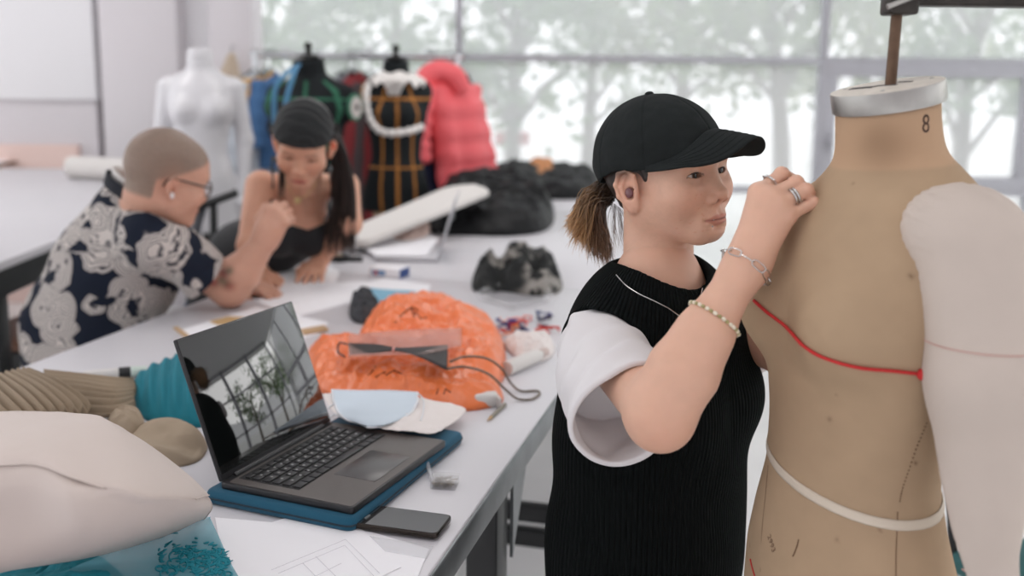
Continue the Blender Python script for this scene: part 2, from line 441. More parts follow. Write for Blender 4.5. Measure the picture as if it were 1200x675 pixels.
def tree(x, y, h, spread, zc, n, mi, label, lean=0.0, group='trees outside the window'):
    e = empty('tree', (x, y, -.3), label, 'tree', group)
    r = np.random.default_rng(abs(int(x*100+y*10))); tips = []
    tb = B(); top = np.array([x+lean, y, zc-.2])
    tb.tube(catmull([(x,y,-.35),(x+lean*.2,y,zc*.35),(x+lean*.6,y+.05,zc*.7),top], 10), list(np.linspace(.11,.06,10)), 8)
    tb.build('trunk', m_bark, e)
    bb = B()
    for k in range(9):
        a = 2*PI*k/9+r.uniform(-.3,.3); u = r.uniform(.35,1.0)
        s = np.array([x+lean*u, y, (zc-.2)*u]); L = spread*r.uniform(.55,.95); up = r.uniform(.3, h*.55)
        t = s+np.array([math.cos(a)*L, math.sin(a)*L, up]); q = (s+t)/2+np.array([0,0,.15])
        bb.tube(catmull([s,q,t],7), list(np.linspace(.045,.012,7)), 6); tips += [t, q, (q+t)/2]
    bb.build('branch', m_bark, e)
    V = []; Fc = []
    cl = []
    for k in range(46):
        if k < len(tips): c = tips[k]
        else:
            v = nrm(r.normal(size=3)); c = np.array([x+lean,y,zc+h*.2])+v*np.array([spread,spread,h*.6])*r.uniform(.5,1)
        cl.append((c, r.uniform(.22,.5)))
    for k in range(int(n*.5)):
        c, s = cl[r.integers(len(cl))]; p = c+r.normal(size=3)*s*.62
        a = nrm(r.normal(size=3)); b_ = nrm(np.cross(a, r.normal(size=3))); L = r.uniform(.08,.14); W = L*.42; nn = np.cross(a,b_)*L*.15
        i = len(V); V += [p-a*L, p-b_*W+nn, p+a*L, p+b_*W+nn]; Fc += [(i,i+1,i+2),(i,i+2,i+3)]
    link('foliage', mesh_np('foliage', V, Fc, smooth=False), leafm[mi], e)
TREES = [
 (345, 11, 1.7, 1.25, 2.7, 2600, 0, 'greyish tree outside behind the two black dress forms', .1),
 (470, 13, 2.0, 1.5, 3.2, 2600, 1, 'pale tree outside above the coral jacket on the rack', -.1),
 (600, 11.5, 1.9, 1.25, 2.6, 3000, 0, 'tree outside just right of the rack pole, low leafy crown', .05),
 (690, 14, 2.3, 1.6, 3.0, 3200, 3, 'tall bushy tree outside, left of the capped woman', .1),
 (800, 12.5, 1.6, 1.4, 3.5, 2600, 2, 'olive leaved tree outside above the black cap', 0),
 (925, 10.8, 1.6, 1.25, 2.7, 2300, 1, 'slender tree outside with bare forked trunk, right of the cap', -.25),
 (1010, 13.5, 2.0, 1.5, 3.1, 2600, 2, 'tree outside behind the dress form neck', .1),
 (1130, 11, 2.2, 1.3, 2.5, 2800, 0, 'tree outside behind the right casement, leaves down low', .1),
 (1250, 13, 2.0, 1.5, 2.8, 2300, 1, 'tree outside at the far right edge of the window', 0)]
for px, Y, h, sp, zc, n, mi, lab, le in TREES: tree(at_y(px,100,Y)[0], Y, h, sp, zc, n, mi, lab, le)
for x, Y, h, sp, zc, n, mi in ((9.6,8.2,2.2,1.6,2.6,1900,0),(9.2,5.4,2.0,1.5,2.4,1700,3),(10.5,11,2.2,1.6,2.7,1700,1)):
    tree(x, Y, h, sp, zc, n, mi, 'tree outside another window wall, seen only as a reflection in the dark laptop screen', group='trees outside the other windows')
# red board low outside
p = at_y(600,162,15)
e = empty('notice_board', (p[0], 15, -.3), 'red board on a post outside beyond the window', 'sign')
m_red = mat('faded_red', lin(214,120,120), .6)
B().box((p[0],15,p[2]),(.52,.04,.2)).build('board', m_red, e, bevel=.01)
B().tube([(p[0],15.04,-.3),(p[0],15.04,p[2])], .03).build('post', m_bark, e)
# ------------------------------------------------------------------ work tables
TZ = .95
TA = np.array([.25, .968, 0]); TA /= np.linalg.norm(TA); TN = np.array([TA[1], -TA[0], 0])   # along, across to the right
TO = np.array([.072, 1.925, 0])                                                            # on the right edge
def tp(s, r, z=TZ):
    """point on the table: s along from TO, r across from the right edge to the left"""
    return TO+TA*s-TN*r+np.array([0,0,z])
TAX = np.array([TA, -TN, (0,0,1)])
m_top = mat('white_laminate', lin(217,215,219), .38, vary=(1.2,.03), bump=('noise', 90, .03, .001))
m_steel = mat('worn_steel', lin(120,124,126), .4, metal=.6, vary=(9,.35))
m_blk = mat('black_steel', lin(30,32,33), .45, vary=(14,.3))
def work_table(s0, s1, label, wdt=1.22):
    c = tp((s0+s1)/2, wdt/2, 0); e = empty('work_table', c, label, 'table', None)
    L = s1-s0
    B().box(tp((s0+s1)/2, wdt/2, TZ-.011), (L, wdt-.006, .022), TAX).build('tabletop', m_top, e, bevel=.003)
    for r in (.012, wdt-.012):
        B().box(tp((s0+s1)/2, r, TZ-.027), (L-.004, .03, .048), TAX).build('side_rail', m_steel, e, bevel=.004)
    for s in (s0+.014, s1-.014):
        B().box(tp(s, wdt/2, TZ-.047), (.024, wdt-.06, .046), TAX).build('end_rail', m_blk, e, bevel=.003)
    for s, d in ((s0+.28, 1), (s1-.62, -1))+(((-.20, 1),) if s0 < -1 else ()):
        for r in (.065, wdt-.065):
            b = B().box(tp(s, r, (TZ-.05)/2), (.075, .06, TZ-.05), TAX)
            l = b.build('leg', m_blk, e, bevel=.004)
            # steel gusset between rail and leg
            a = 1 if r < .5 else -1
            g = B(); p0 = tp(s+.04, r-.034*a, TZ-.052); p1 = tp(s+.17, r-.034*a, TZ-.052); p2 = tp(s+.04, r-.034*a, TZ-.24)
            nn = -TN*.006*a
            q = [p0,p1,p2]; g.add(q+[x-nn for x in q], [(0,1,2),(5,4,3),(0,3,4,1),(1,4,5,2),(2,5,3,0)]).build('gusset', m_steel, e, smooth=False)
    for z in (.385, .455):
        B().box(tp(s1-.62, wdt/2, z), (.04, wdt-.14, .045), TAX).build('stretcher', m_blk, e, bevel=.003)
    return e
work_table(-1.35, 1.22, 'long white worktable in front carrying the open black laptop and orange bag')
work_table(1.225, 3.2, 'second white worktable carrying the silver laptop and the black jacket')
work_table(3.205, 4.95, 'far white worktable under the black bundle with orange lining, nearest the window')
# second table behind the seated man
e = empty('side_table', at_z(20,260,.0)*0+np.array([-3.1,5.4,0]), 'white side table with black frame, behind the man in the patterned shirt', 'table')
SZ = 1.02
P0 = at_z(0,307,SZ); P1 = at_z(140,253,SZ)
ax = nrm(P1-P0); n_ = np.array([-ax[1], ax[0], 0])
C0 = P0-ax*.55; 
def sp(s, r, z): return C0+ax*s+n_*r+np.array([0,0,z-SZ])
SAX = np.array([ax, n_, (0,0,1)])
Ls, Ws = 4.0, 1.9
B().box(sp(Ls/2,Ws/2,SZ-.015),(Ls,Ws,.03),SAX).build('tabletop', m_top, e, bevel=.003)
for r in (.02, Ws-.02): B().box(sp(Ls/2,r,SZ-.075),(Ls-.02,.035,.088),SAX).build('side_rail', m_blk, e, bevel=.003)
for s in (.05, Ls-.05): B().box(sp(s,Ws/2,SZ-.075),(.035,Ws-.08,.088),SAX).build('end_rail', m_blk, e, bevel=.003)
for s in (.6, Ls-.1):
    for r in (.06, Ws-.06): B().box(sp(s,r,(SZ-.12)/2),(.075,.075,SZ-.12),SAX).build('leg', m_blk, e, bevel=.003)
# ------------------------------------------------------------------ heads (canonical: x forward, y to the person's left, z up, eyes at z=0)
def Rot(yaw, pitch, roll):
    cz,sz=math.cos(yaw),math.sin(yaw); cy,sy=math.cos(pitch),math.sin(pitch); cx,sx=math.cos(roll),math.sin(roll)
    return np.array([[cz,-sz,0],[sz,cz,0],[0,0,1]])@np.array([[cy,0,-sy],[0,1,0],[sy,0,cy]])@np.array([[1,0,0],[0,cx,-sx],[0,sx,cx]])
EYE = np.array([.0722, .0315, 0.0]); EYE_R = .0123
def head_fn(p, fem=1.0, neck_to=(-.045,0,-.20), lid=.0046, gaze_down=0.0, neck_r=(.050,.054), jawdrop=0.0, cord=True, ears=True):
    m = 1-fem
    s = np.abs(p[:,1]); q = p.copy(); q[:,1] = s           # mirrored copy for the paired forms
    d = ell(p,(-.012,0,.030),(.094,.075,.088))
    d = smin(d, ell(p,(.045,0,.040),(.046,.058,.048)), .03)
    d = smin(d, ell(p,(.030,0,-.012),(.058,.063,.080)), .03)
    d = smin(d, ell(p,(.030,0,-.052),(.053+.003*m,.050+.004*m,.046)), .03)
    d = smin(d, ell(p,(.072+.003*m,0,-.0885-.008*m),(.0185,.020+.007*m,.0145)), .026)
    d = smin(d, cone(q,(.000,.0465+.008*m,-.049-.005*m),(.062,.016,-.0890-.007*m),.017,.0125), .026)
    d = smin(d, ell(q,(.058,.0430,-.027),(.027,.0245,.025)), .03)
    d = smin(d, ell(q,(.078,.024,.021),(.012,.024,.009)), .022)
    d = smax(d, -ell(q,(.101,.030,.001),(.020,.019,.011)), .016)
    d = smax(d, -ell(q,(-.004,.094,.020),(.05,.020,.035)), .04)      # temples
    # nose
    d = smin(d, cone(p,(.0815,0,.004),(.1015,0,-.031),.0062,.0090), .020)
    d = smin(d, ell(p,(.1035,0,-.0330),(.0098,.0112,.0086)), .008)
    d = smin(d, ell(q,(.0935,.0142,-.0398),(.0112,.0066,.0076)), .0045)
    d = smin(d, cone(p,(.098,0,-.0425),(.0885,0,-.0525),.0042,.005), .005)
    d = smax(d, -ell(q,(.1020,.0080,-.0436),(.0062,.0040,.0050)), .002)
    # mouth
    d = smin(d, ell(p,(.0775,0,-.071),(.0165,.027,.019)), .018)
    d = smin(d, ell(q,(.0900,.0060,-.0662),(.0070,.0125,.0042)), .006)
    d = smin(d, ell(p,(.0890,0,-.0748),(.0076,.0150,.0050)), .006)
    d = smax(d, -ell(p,(.1010,0,-.0702-jawdrop*.2),(.0078,.0225,.0006+jawdrop)), .003)
    d = smax(d, -ell(q,(.0920,.0250,-.0705),(.005,.0025,.0018)), .006)
    d = smax(d, -ell(p,(.102,0,-.0825),(.0145,.016,.0032)), .010)
    d = smax(d, -ell(p,(.106,0,-.0585),(.010,.0025,.006)), .006)
    # lids
    e = EYE.astype(np.float32)
    d = smin(d, np.linalg.norm(q-e,axis=1)-.0139, .007)
    yy = (q[:,1]-e[1])/.0150; op = np.abs(q[:,2]-e[2]+.0006+.0012*np.abs(yy)*(yy<0)-.0008*(yy>0)*yy+gaze_down)-lid*np.clip(1-yy*yy,-3,1)
    d = smax(d, -np.maximum(op*.8, e[0]+.002-q[:,0]), .0012)
    # upper lid crease
    cr = np.abs(np.linalg.norm(q-(e+np.float32([0,0,.0015])),axis=1)-.0150)-.0006
    # ears
    ax = frame((.93,-.32,0)); c = np.array([-.010,.0755,-.012])
    eb = (q-c.astype(np.float32))@ax.T.astype(np.float32)
    def EL(c_, r_): return ell(eb, c_, r_)
    ear = EL((.002,.006,.004),(.0160,.0058,.0260))
    ear = smin(ear, EL((.006,.005,-.023),(.0095,.0050,.0105)), .008)
    rim = chain(eb, [(.012,.006,.006),(.013,.008,.022),(.003,.010,.030),(-.010,.011,.026),(-.0165,.0115,.010),(-.0135,.0115,-.008),(-.004,.009,-.020)], [.0026,.0028,.003,.003,.003,.0028,.0026], .004)
    ear = smax(ear, -EL((.003,.0135,.009),(.0115,.0060,.0175)), .004)
    ear = smax(ear, -EL((.005,.012,-.005),(.0090,.0115,.0105)), .003)
    ear = smin(ear, rim, .003)
    ear = smin(ear, chain(eb, [(-.002,.009,.019),(-.0085,.0098,.006),(-.005,.009,-.010)],[.002,.0026,.002],.003), .003)
    ear = smin(ear, EL((.013,.0065,-.006),(.0042,.004,.0055)), .004)
    if ears: d = smin(d, ear, .006)
    # neck
    n0 = np.array([-.027,0,-.045]); n1 = np.asarray(neck_to, float)
    d = smin(d, cone(p, n0, n1, neck_r[0], neck_r[1]), .018)
    if cord: d = smin(d, cone(q,(-.012,.058,-.04),tuple(n1+np.array([.035,.012,.004])),.011,.010), .03)
    return d
def skin_paint(V, skin, lip, brow=None, stub=None, freckle=None, lashz=0.0, hairline=None):
    """face colour by place: lips and brows, painted shade in mouth line and nostrils, slight redness of cheeks and nose"""
    V = np.asarray(V, float); c = np.tile(np.asarray(skin, float), (len(V),1))
    def mixin(w, col): 
        nonlocal c; c = c*(1-w[:,None])+np.asarray(col)[None]*w[:,None]
    g = lambda cx,cy,cz,rx,ry,rz: np.exp(-(((V[:,0]-cx)/rx)**2+((np.abs(V[:,1])-cy)/ry)**2+((V[:,2]-cz)/rz)**2))
    red = np.asarray(skin)*np.array([1.02,.80,.76])
    mixin(.55*g(.075,.042,-.035,.03,.022,.022), red); mixin(.5*g(.104,0,-.04,.014,.018,.014), red); mixin(.5*g(-.015,.08,-.01,.03,.015,.04), red)
    c *= (1+.05*fbm(V*90,3,3)+.035*fbm(V*300,5,2))[:,None]
    if lip is not None:
        front = V[:,0] > .078; y = np.abs(V[:,1]); z = V[:,2]
        t = np.clip(1-(y/.0245)**2, 0, 1)
        up = -.0700+.0080*t**.8-.0020*np.exp(-(y/.004)**2)*t; dn = -.0705-.0098*t**.9
        w = np.clip((up-z)/.0015+.5,0,1)*np.clip((z-dn)/.0015+.5,0,1)*front*(t>0.02)
        mixin(.85*w, lip)
        mixin(.75*w*np.exp(-((z+.0703)/.0011)**2), np.asarray(lip)*.35)  # shade between the lips painted as a darker line
    if brow is not None:
        y = np.abs(V[:,1]); u = (y-.014)/.040; zc = .0195+.0055*np.clip(u,0,.65)-.012*np.clip(u-.65,0,1)
        w = np.exp(-((V[:,2]-zc)/.0030)**2)*np.clip((u+.02)/.12,0,1)*np.clip((1-u)/.35,0,1)*(V[:,0]>.03)
        w *= .6+.5*np.clip(fbm(V*np.array([700,350,700]),9,2)+.5,0,1)
        mixin(np.clip(w,0,1)*.8, brow)
    # lash line
    y = np.abs(V[:,1])-EYE[1]; yy = y/.0150
    r = np.linalg.norm(np.stack([V[:,0]-EYE[0],y,V[:,2]-EYE[2]],1),axis=1)
    top = .0042*np.clip(1-yy*yy,-3,1)-.0006+lashz
    w = np.exp(-((V[:,2]-top)/.0011)**2)*(np.abs(yy)<1.12)*(V[:,0]>.055)*(r<.022)
    mixin(np.clip(w*1.1,0,1)*.85, lin(48,34,30))
    nz = np.exp(-(((V[:,0]-.100)/.0065)**2+((np.abs(V[:,1])-.0080)/.0036)**2+((V[:,2]+.0430)/.0044)**2)**2)
    mixin(.75*nz, lin(88,44,36))  # shade inside the nostrils put into the skin colour
    hx = V[:,0]-(.012+.20*(V[:,2]-.02)); hz = V[:,2]
    if hairline is not None: mixin(.8*np.clip(-hx/.014,0,1)*np.clip((hz-.0)/.015,0,1), hairline)
    if stub is not None: mixin(stub[0], stub[1])
    if freckle is not None:
        r_ = np.random.default_rng(freckle)
        for _ in range(34):
            s = np.array([.07+r_.uniform(-.02,.02), r_.choice([-1,1])*r_.uniform(.02,.055), r_.uniform(-.085,-.025)])
            dd = (((V[:,1:]-s[1:])**2).sum(1)); mixin(.5*np.exp(-dd/(r_.uniform(.0006,.0013)**2))*(V[:,0]>.02), np.asarray(skin)*np.array([.85,.5,.42]))
    return np.clip(c,0,1)
def lash_mesh(side, lid, O, R, S, dz=0.0):
    P = []; 
    for yy in np.linspace(-1.0,1.18,19):
        z = lid*np.clip(1-yy*yy,-.35,1)-.0006+dz-.0012*abs(yy)*(yy<0)+.0008*(yy>0)*yy+.0004
        y = yy*.0150; rr_ = .0139; x = math.sqrt(max(rr_*rr_-y*y-z*z,1e-6))
        P.append((EYE[0]+x+.0002, side*(EYE[1]+y), EYE[2]+z))
    return B().tube(place(np.array(P),O,R,S), list(np.r_[np.linspace(.0004,.0009,8),np.linspace(.0009,.0011,7),np.linspace(.0010,.0003,4)]), 6)
def place(V, O, R, S=1.0): return np.asarray(O)+S*(np.asarray(V)@np.asarray(R).T)
def eye_mesh(side, look, lid_skin, O, R, S, iris=(.045,.024,.015)):
    """eyeball with iris and pupil by vertex colour; look = direction in head frame"""
    b = B().ball((0,0,0), EYE_R, 40, 28, frame(look)[[1,2,0]])
    V = np.array(b.v); lk = nrm(look); a = np.degrees(np.arccos(np.clip(V@lk/EYE_R,-1,1)))
    c = np.tile(lin(232,226,222),(len(V),1)); w = np.clip((33-a)/3+.5,0,1)[:,None]; c = c*(1-w)+np.array(iris)*w
    w = np.clip((13-a)/2+.5,0,1)[:,None]; c = c*(1-w)+.004*w
    bul = 1+.03*np.exp(-(a/22)**2); V = V*bul[:,None]
    V = place(V+EYE*np.array([1,side,1]), O, R, S)
    return mesh_np('eye', V, b.f, col=c)
# ------------------------------------------------------------------ the woman with the cap
m_skin = mat('skin', (.8,.55,.43), .48, attr=True, sss=.12, spec=.35, bump=('noise', 420, .08, .0006))
m_eye = mat('eye_white', (.8,.8,.8), .12, attr=True, spec=.3)
m_lash = mat('eyelash', lin(38,28,26), .6)
SKIN = lin(221,176,152); LIP = lin(198,130,114)
W_O = at_y(779.7,205.4,1.516); W_R = Rot(-.8507,.1241,.0787); W_S = .975
def w2h(P): return ((np.asarray(P)-W_O)@W_R/W_S)
woman = empty('person', np.array([.24,1.5,0]), 'woman in black cap and dark knit vest over white tee, pinning the dress form', 'person')
NBw = at_y(770,350,1.51)
NB = w2h(NBw)
fh = lambda p: head_fn(p, 1.0, NB, .0039)
V, Q = sdf_mesh(fh, (-.13,-.11,-.21), (.13,.11,.13), .0017)
V = tidy(V, Q, fh)
c = skin_paint(V, SKIN, LIP, lin(70,50,42), None, 5, hairline=lin(52,44,38))
for (px_, py_, r_) in ((770,261,.0014),(756,304,.0020),(823,268,.0012),(829,268,.001)):      # moles
    hp = w2h(np.array([at_y(px_,py_,y_) for y_ in np.linspace(1.3,1.6,60)])); 
    k = np.argmax(fh(hp.astype(np.float32)) < 0); dd = np.linalg.norm(V-hp[k],axis=1)
    wgt = np.clip((r_-dd)/.0008+.5,0,1)[:,None]; c = c*(1-wgt)+lin(84,52,44)*wgt
parts = [(place(V, W_O, W_R, W_S), Q, c)]
# trunk frame: u to her left, v forward
WB = np.array([.226,1.512,0]); WY = -.75
w_l = np.array([-math.sin(WY), math.cos(WY), 0]); w_f = np.array([math.cos(WY), math.sin(WY), 0])
def tb(p):
    q = p-WB.astype(np.float32); return np.stack([q@w_l.astype(np.float32), q@w_f.astype(np.float32), q[:,2]], 1)
def tw(u, v, z): return WB+w_l*u+w_f*v+np.array([0,0,z])
# joints of the arms
U_ = at_y
SH = U_(709,408,1.42); EL_ = U_(773,484,1.165); FM = U_(824,394,1.17); WR = U_(879,303,1.205)
K = [U_(889,226,1.224), U_(901,231,1.214), U_(912,240,1.208), U_(922,253,1.206)]
PP = [U_(916,204,1.238), U_(933,214,1.226), U_(945,223,1.216), U_(953,238,1.212)]
DD = [U_(934,213,1.256), U_(947,224,1.242), U_(954,233,1.229), U_(957,246,1.224)]
TT = [U_(944,226,1.264), U_(951,236,1.252), U_(955,243,1.238), U_(955,254,1.231)]
RR = [.0080,.0082,.0078,.0070]
def hand_fn(p, WR, K, PP, DD, TT, TH, k0=.014):
    d = None
    mid = (K[1]+K[2])/2
    for i in range(4):
        w0 = WR+(K[i]-mid)*.35; c_ = cone(p, w0, K[i], .0165, .0128-.001*(i==3)); d = c_ if d is None else smin(d, c_, k0)
    palm = d; d2 = None
    for i in range(4):
        r = RR[i]; d = None
        fch = cone(p, K[i], PP[i], r*1.16, r*1.02)
        fch = smin(fch, cone(p, PP[i], DD[i], r*1.0, r*.88), .003)
        fch = smin(fch, cone(p, DD[i], TT[i], r*.9, r*.74), .003)
        fch = smin(fch, sph(p, PP[i], r*1.09), .004); fch = smin(fch, sph(p, K[i], r*1.30), .006)
        d = fch if d2 is None else smin(d2, fch, .0022); d2 = d
    d = smin(palm, d2, .006)
    th = chain(p, TH, [.016,.0125,.0108,.0085], .006); d = smin(d, th, .012)
    return d
TH = [WR+(K[0]-WR)*.25+np.array([0,.012,0]), U_(890,252,1.262), U_(917,238,1.276), U_(940,233,1.272)]
def arm_r(p):
    d = chain(p, [SH, EL_], [.040,.0385])
    d = smin(d, chain(p, [EL_, EL_+(FM-EL_)*.55, FM, WR+(FM-WR)*.2, WR], [.0365,.0405,.0325,.0228,.0205], .02), .03)
    d = smin(d, sph(p, EL_+np.array([.002,0,-.012]), .031), .02)
    return smin(d, hand_fn(p, WR, K, PP, DD, TT, TH), .02)
lo = np.minimum.reduce([SH,EL_,FM,WR]+K+TT)-.07; hi = np.maximum.reduce([SH,EL_,FM,WR]+K+TT)+.07
V, Q = sdf_mesh(arm_r, lo, hi, .002); V = tidy(V, Q, arm_r)
hk = np.clip(1-np.linalg.norm(V[:,None]-np.array(K+PP)[None],axis=2).min(1)/.014,0,1)
c = np.tile(SKIN,(len(V),1))*(1+.05*fbm(V*70,3,3))[:,None]; red = SKIN*np.array([1.0,.80,.76]); c = c*(1-.5*hk[:,None])+red*.5*hk[:,None]
we = np.exp(-(np.linalg.norm(V-(EL_+np.array([0,-.03,-.02])),axis=1)/.03)**2)[:,None]*.45; c = c*(1-we)+red*we
parts.append((V,Q,c))
# left arm, reaching round behind the form
SL = tw(.165,.0,1.215); ELl = U_(930,415,1.46); WRl = U_(957,268,1.375)
Kl = [U_(962,236,1.352), U_(968,240,1.352), U_(974,246,1.352), U_(980,253,1.35)]
Pl = [U_(960,222,1.335), U_(966,214,1.335), U_(974,220,1.335), U_(982,230,1.335)]
Dl = [U_(962,215,1.315), U_(970,207,1.315), U_(980,212,1.315), U_(988,222,1.315)]
Tl = [U_(966,215,1.303), U_(976,208,1.303), U_(986,214,1.303), U_(994,224,1.303)]
THl = [WRl+np.array([-.006,-.01,.01]), U_(955,252,1.352), U_(957,240,1.335), U_(962,228,1.32)]
def arm_l(p):
    d = chain(p, [SL, ELl, ELl+(WRl-ELl)*.3, WRl], [.046,.038,.037,.022], .02)
    return smin(d, hand_fn(p, WRl, Kl, Pl, Dl, Tl, THl), .02)
lo = np.minimum.reduce([SL,ELl,WRl]+Kl+Tl)-.07; hi = np.maximum.reduce([SL,ELl,WRl]+Kl+Tl)+.07
V, Q = sdf_mesh(arm_l, lo, hi, .0028); V = tidy(V, Q, arm_l)
parts.append((V,Q,np.tile(SKIN*np.array([1,.93,.9]),(len(V),1))))
# neck base and chest under the clothes
def chest(p):
    q = tb(p)
    d = ell(q,(0,.0,1.17),(.150,.095,.17)); d = smin(d, cone(q,(-.105,-.005,1.225),(.105,-.005,1.225),.038,.038),.06)
    d = smin(d, cone(p, NBw+np.array([0,0,.05]), NBw+np.array([0,0,-.06]), .052*W_S, .07), .05)
    return smin(d, ell(q,(0,0,.97),(.135,.09,.14)),.05)
V, Q = sdf_mesh(chest, (WB[0]-.25,WB[1]-.25,.84), (WB[0]+.25,WB[1]+.25,1.36), .006)
parts.append((V,Q,np.tile(SKIN,(len(V),1))*(1+.04*fbm(V*60,3,3))[:,None]))
Vb = []; Qb = []; Cb = []; n = 0
for V,Q,c in parts: Vb.append(V); Qb.append(Q+n); Cb.append(c); n += len(V)
link('body', mesh_np('body', np.vstack(Vb), np.vstack(Qb), col=np.vstack(Cb)), m_skin, woman)
for s in (-1,1):
    link('eye', eye_mesh(s, (.97,.03,-.02), None, W_O, W_R, W_S), m_eye, woman)
    lash_mesh(s, .0039, W_O, W_R, W_S).build('eyelashes', m_lash, woman, sharp=None)

# clothes -----------------------------------------------------------
m_knit = mat('dark_rib_knit', lin(18,22,22), .95, spec=.08, bump=('attr',1,.85,.003))
m_tee = mat('white_cotton', lin(226,223,224), .9, spec=.2, bump=('noise',900,.1,.0006))
S0 = U_(696,403,1.44); HC = U_(729,485,1.235)
AO = nrm(-w_l*.75+w_f*.55-np.array([0,0,.30])); AP = U_(712,372,1.42)
def vest_fn(p):
    q = tb(p); z = q[:,2]
    s = q.copy(); s[:,1] *= 1.28
    d = chain(s, [(0,0,1.19),(0,.0,1.05),(0,-.005,.88),(0,-.005,.74)], [.166,.168,.174,.178], .05)
    d = smin(d, cone(q,(-.160,-.005,1.222),(.150,-.005,1.226),.050,.050), .05)
    d = smin(d, cone(q,(-.06,-.012,1.257),(.06,-.012,1.257),.045,.045), .05)
    qa = q.copy(); qa[:,0] = np.abs(qa[:,0]); d = smin(d, ell(qa,(.07,.085,1.12),(.065,.055,.065)), .05)
    d = d+.003*fbm(np.stack([q[:,0]*9,q[:,1]*9,z*6],1),11,3)
    # side folds near the waist
    d = d+.004*np.sin(34*z+30*q[:,0]+3*q[:,1])*np.exp(-((z-.98)/.09)**2)*np.clip((q[:,1]-.0)*8,-1,1)
    d = smax(d, .74+.01-z, .01)
    # neckline and armholes
    nk = cone(p, NBw+np.array([0,0,.12]), NBw+np.array([.000,-.024,-.030]), .060, .081)
    d = smax(d, -nk, .010)
    ah = smax(np.minimum(cone(p, S0, HC, .066, .070), cone(p, SH, EL_, .052, .05)), -((p-AP.astype(np.float32))@AO.astype(np.float32)), .012)
    al = cone(p, SL-w_l*.012, SL+w_l*.2, .062, .085)
    d = smax(d, -ah, .008); d = smax(d, -al, .008)
    return d
V, Q = sdf_mesh(vest_fn, (WB[0]-.3,WB[1]-.3,.73), (WB[0]+.3,WB[1]+.3,1.40), .0038); V = tidy(V, Q, vest_fn)
q = tb(V); ang = np.arctan2(q[:,0], q[:,1])
rib = ang*.165/.0076*2*PI + 9*q[:,2]*q[:,0]
link('knit_vest', mesh_np('knit_vest', V, Q, attrs={'rib':rib}), m_knit, woman)
# neck rib band
b = B(); ring = []
for k in range(72):
    a = 2*PI*k/72; dirn = w_l*math.sin(a)+w_f*math.cos(a)
    t = NBw+np.array([.006,-.006,0]); best = None
    ts = np.linspace(.03,.14,80)
    # walk outwards and find the vest edge
    zz = 1.34-.0*ts
    ring.append(dirn)
def sleeve_fn(SHp, HEM, r0, r1, sag, seed, arm=None, t0=.05):
    ax = nrm(HEM-SHp); L = np.linalg.norm(HEM-SHp)
    def fn(p):
        q = p-SHp.astype(np.float32); t = q@ax.astype(np.float32); tt = np.clip(t/L,0,1)
        ctr = np.array([0,0,-1.0],np.float32)*(sag*tt**1.5)[:,None]
        w_ = q-t[:,None]*ax.astype(np.float32)-ctr; rad = np.linalg.norm(w_,axis=1)
        r = r0+(r1-r0)*tt
        fold = .0036*np.sin(t*62+7*fbm(p*np.float32(9),seed,2)+w_[:,2]*55)*(1-.2*tt)+.010*fbm(p*np.float32(12),seed+3,2)
        d = rad-r-fold
        if arm: d = smin(d, cone(p,arm[0],arm[1],arm[2],arm[3])-.5*fold, .03)
        out = smax(d, t-L, .004); out = smax(out, -t-t0, .03)
        inn = np.maximum(d+.0075, -(t-L*.55))
        return smax(out, -inn, .002)
    return fn
fs0 = sleeve_fn(S0, HC, .060, .069, .014, 21, (SH+(SH-EL_)*.1,EL_,.0475,.0465), .022)
fs = lambda p: smax(fs0(p), -((p-AP.astype(np.float32))@AO.astype(np.float32))-.008, .006)
V, Q = sdf_mesh(fs, np.minimum(S0,HC)-.13, np.maximum(S0,HC)+.13, .0024); V = tidy(V, Q, fs, 1)
link('tee_sleeve', mesh_np('tee_sleeve', V, Q), m_tee, woman)
HMl = SL+(ELl-SL)*.5
fl = sleeve_fn(SL+(SL-ELl)*.08, HMl, .054, .064, .02, 25)
V, Q = sdf_mesh(fl, np.minimum(SL,HMl)-.12, np.maximum(SL,HMl)+.12, .005)
link('tee_sleeve', mesh_np('tee_sleeve', V, Q), m_tee, woman)
# trousers and shoes down to the floor
m_trs = mat('dark_trousers', lin(40,42,48), .9, bump=('weave',300,.2,.001))
def trs(p):
    q = tb(p); qa = q.copy(); qa[:,0] = np.abs(qa[:,0])
    d = ell(q,(0,-.01,.86),(.165,.125,.16))
    d = smin(d, chain(qa, [(.085,-.01,.80),(.09,0,.48),(.10,-.02,.05)],[.09,.072,.065],.03), .05)
    return smax(d, .03-q[:,2], .01)
V, Q = sdf_mesh(trs, (WB[0]-.3,WB[1]-.3,.02), (WB[0]+.3,WB[1]+.3,.98), .01)
link('trousers', mesh_np('trousers', V, Q), m_trs, woman)
for s in (-1,1):
    fsh = lambda p: smax(smin(ell(tb(p),(s*.10,.06,.035),(.045,.125,.05)), ell(tb(p),(s*.10,-.02,.06),(.042,.06,.06)),.03), .0-tb(p)[:,2], .008)
    c0 = tw(s*.10,.04,0)
    V, Q = sdf_mesh(fsh, c0-np.array([.2,.2,.02]), c0+np.array([.2,.2,.14]), .008)
    link('shoe', mesh_np('shoe', V, Q), m_eye if False else m_tee, woman)

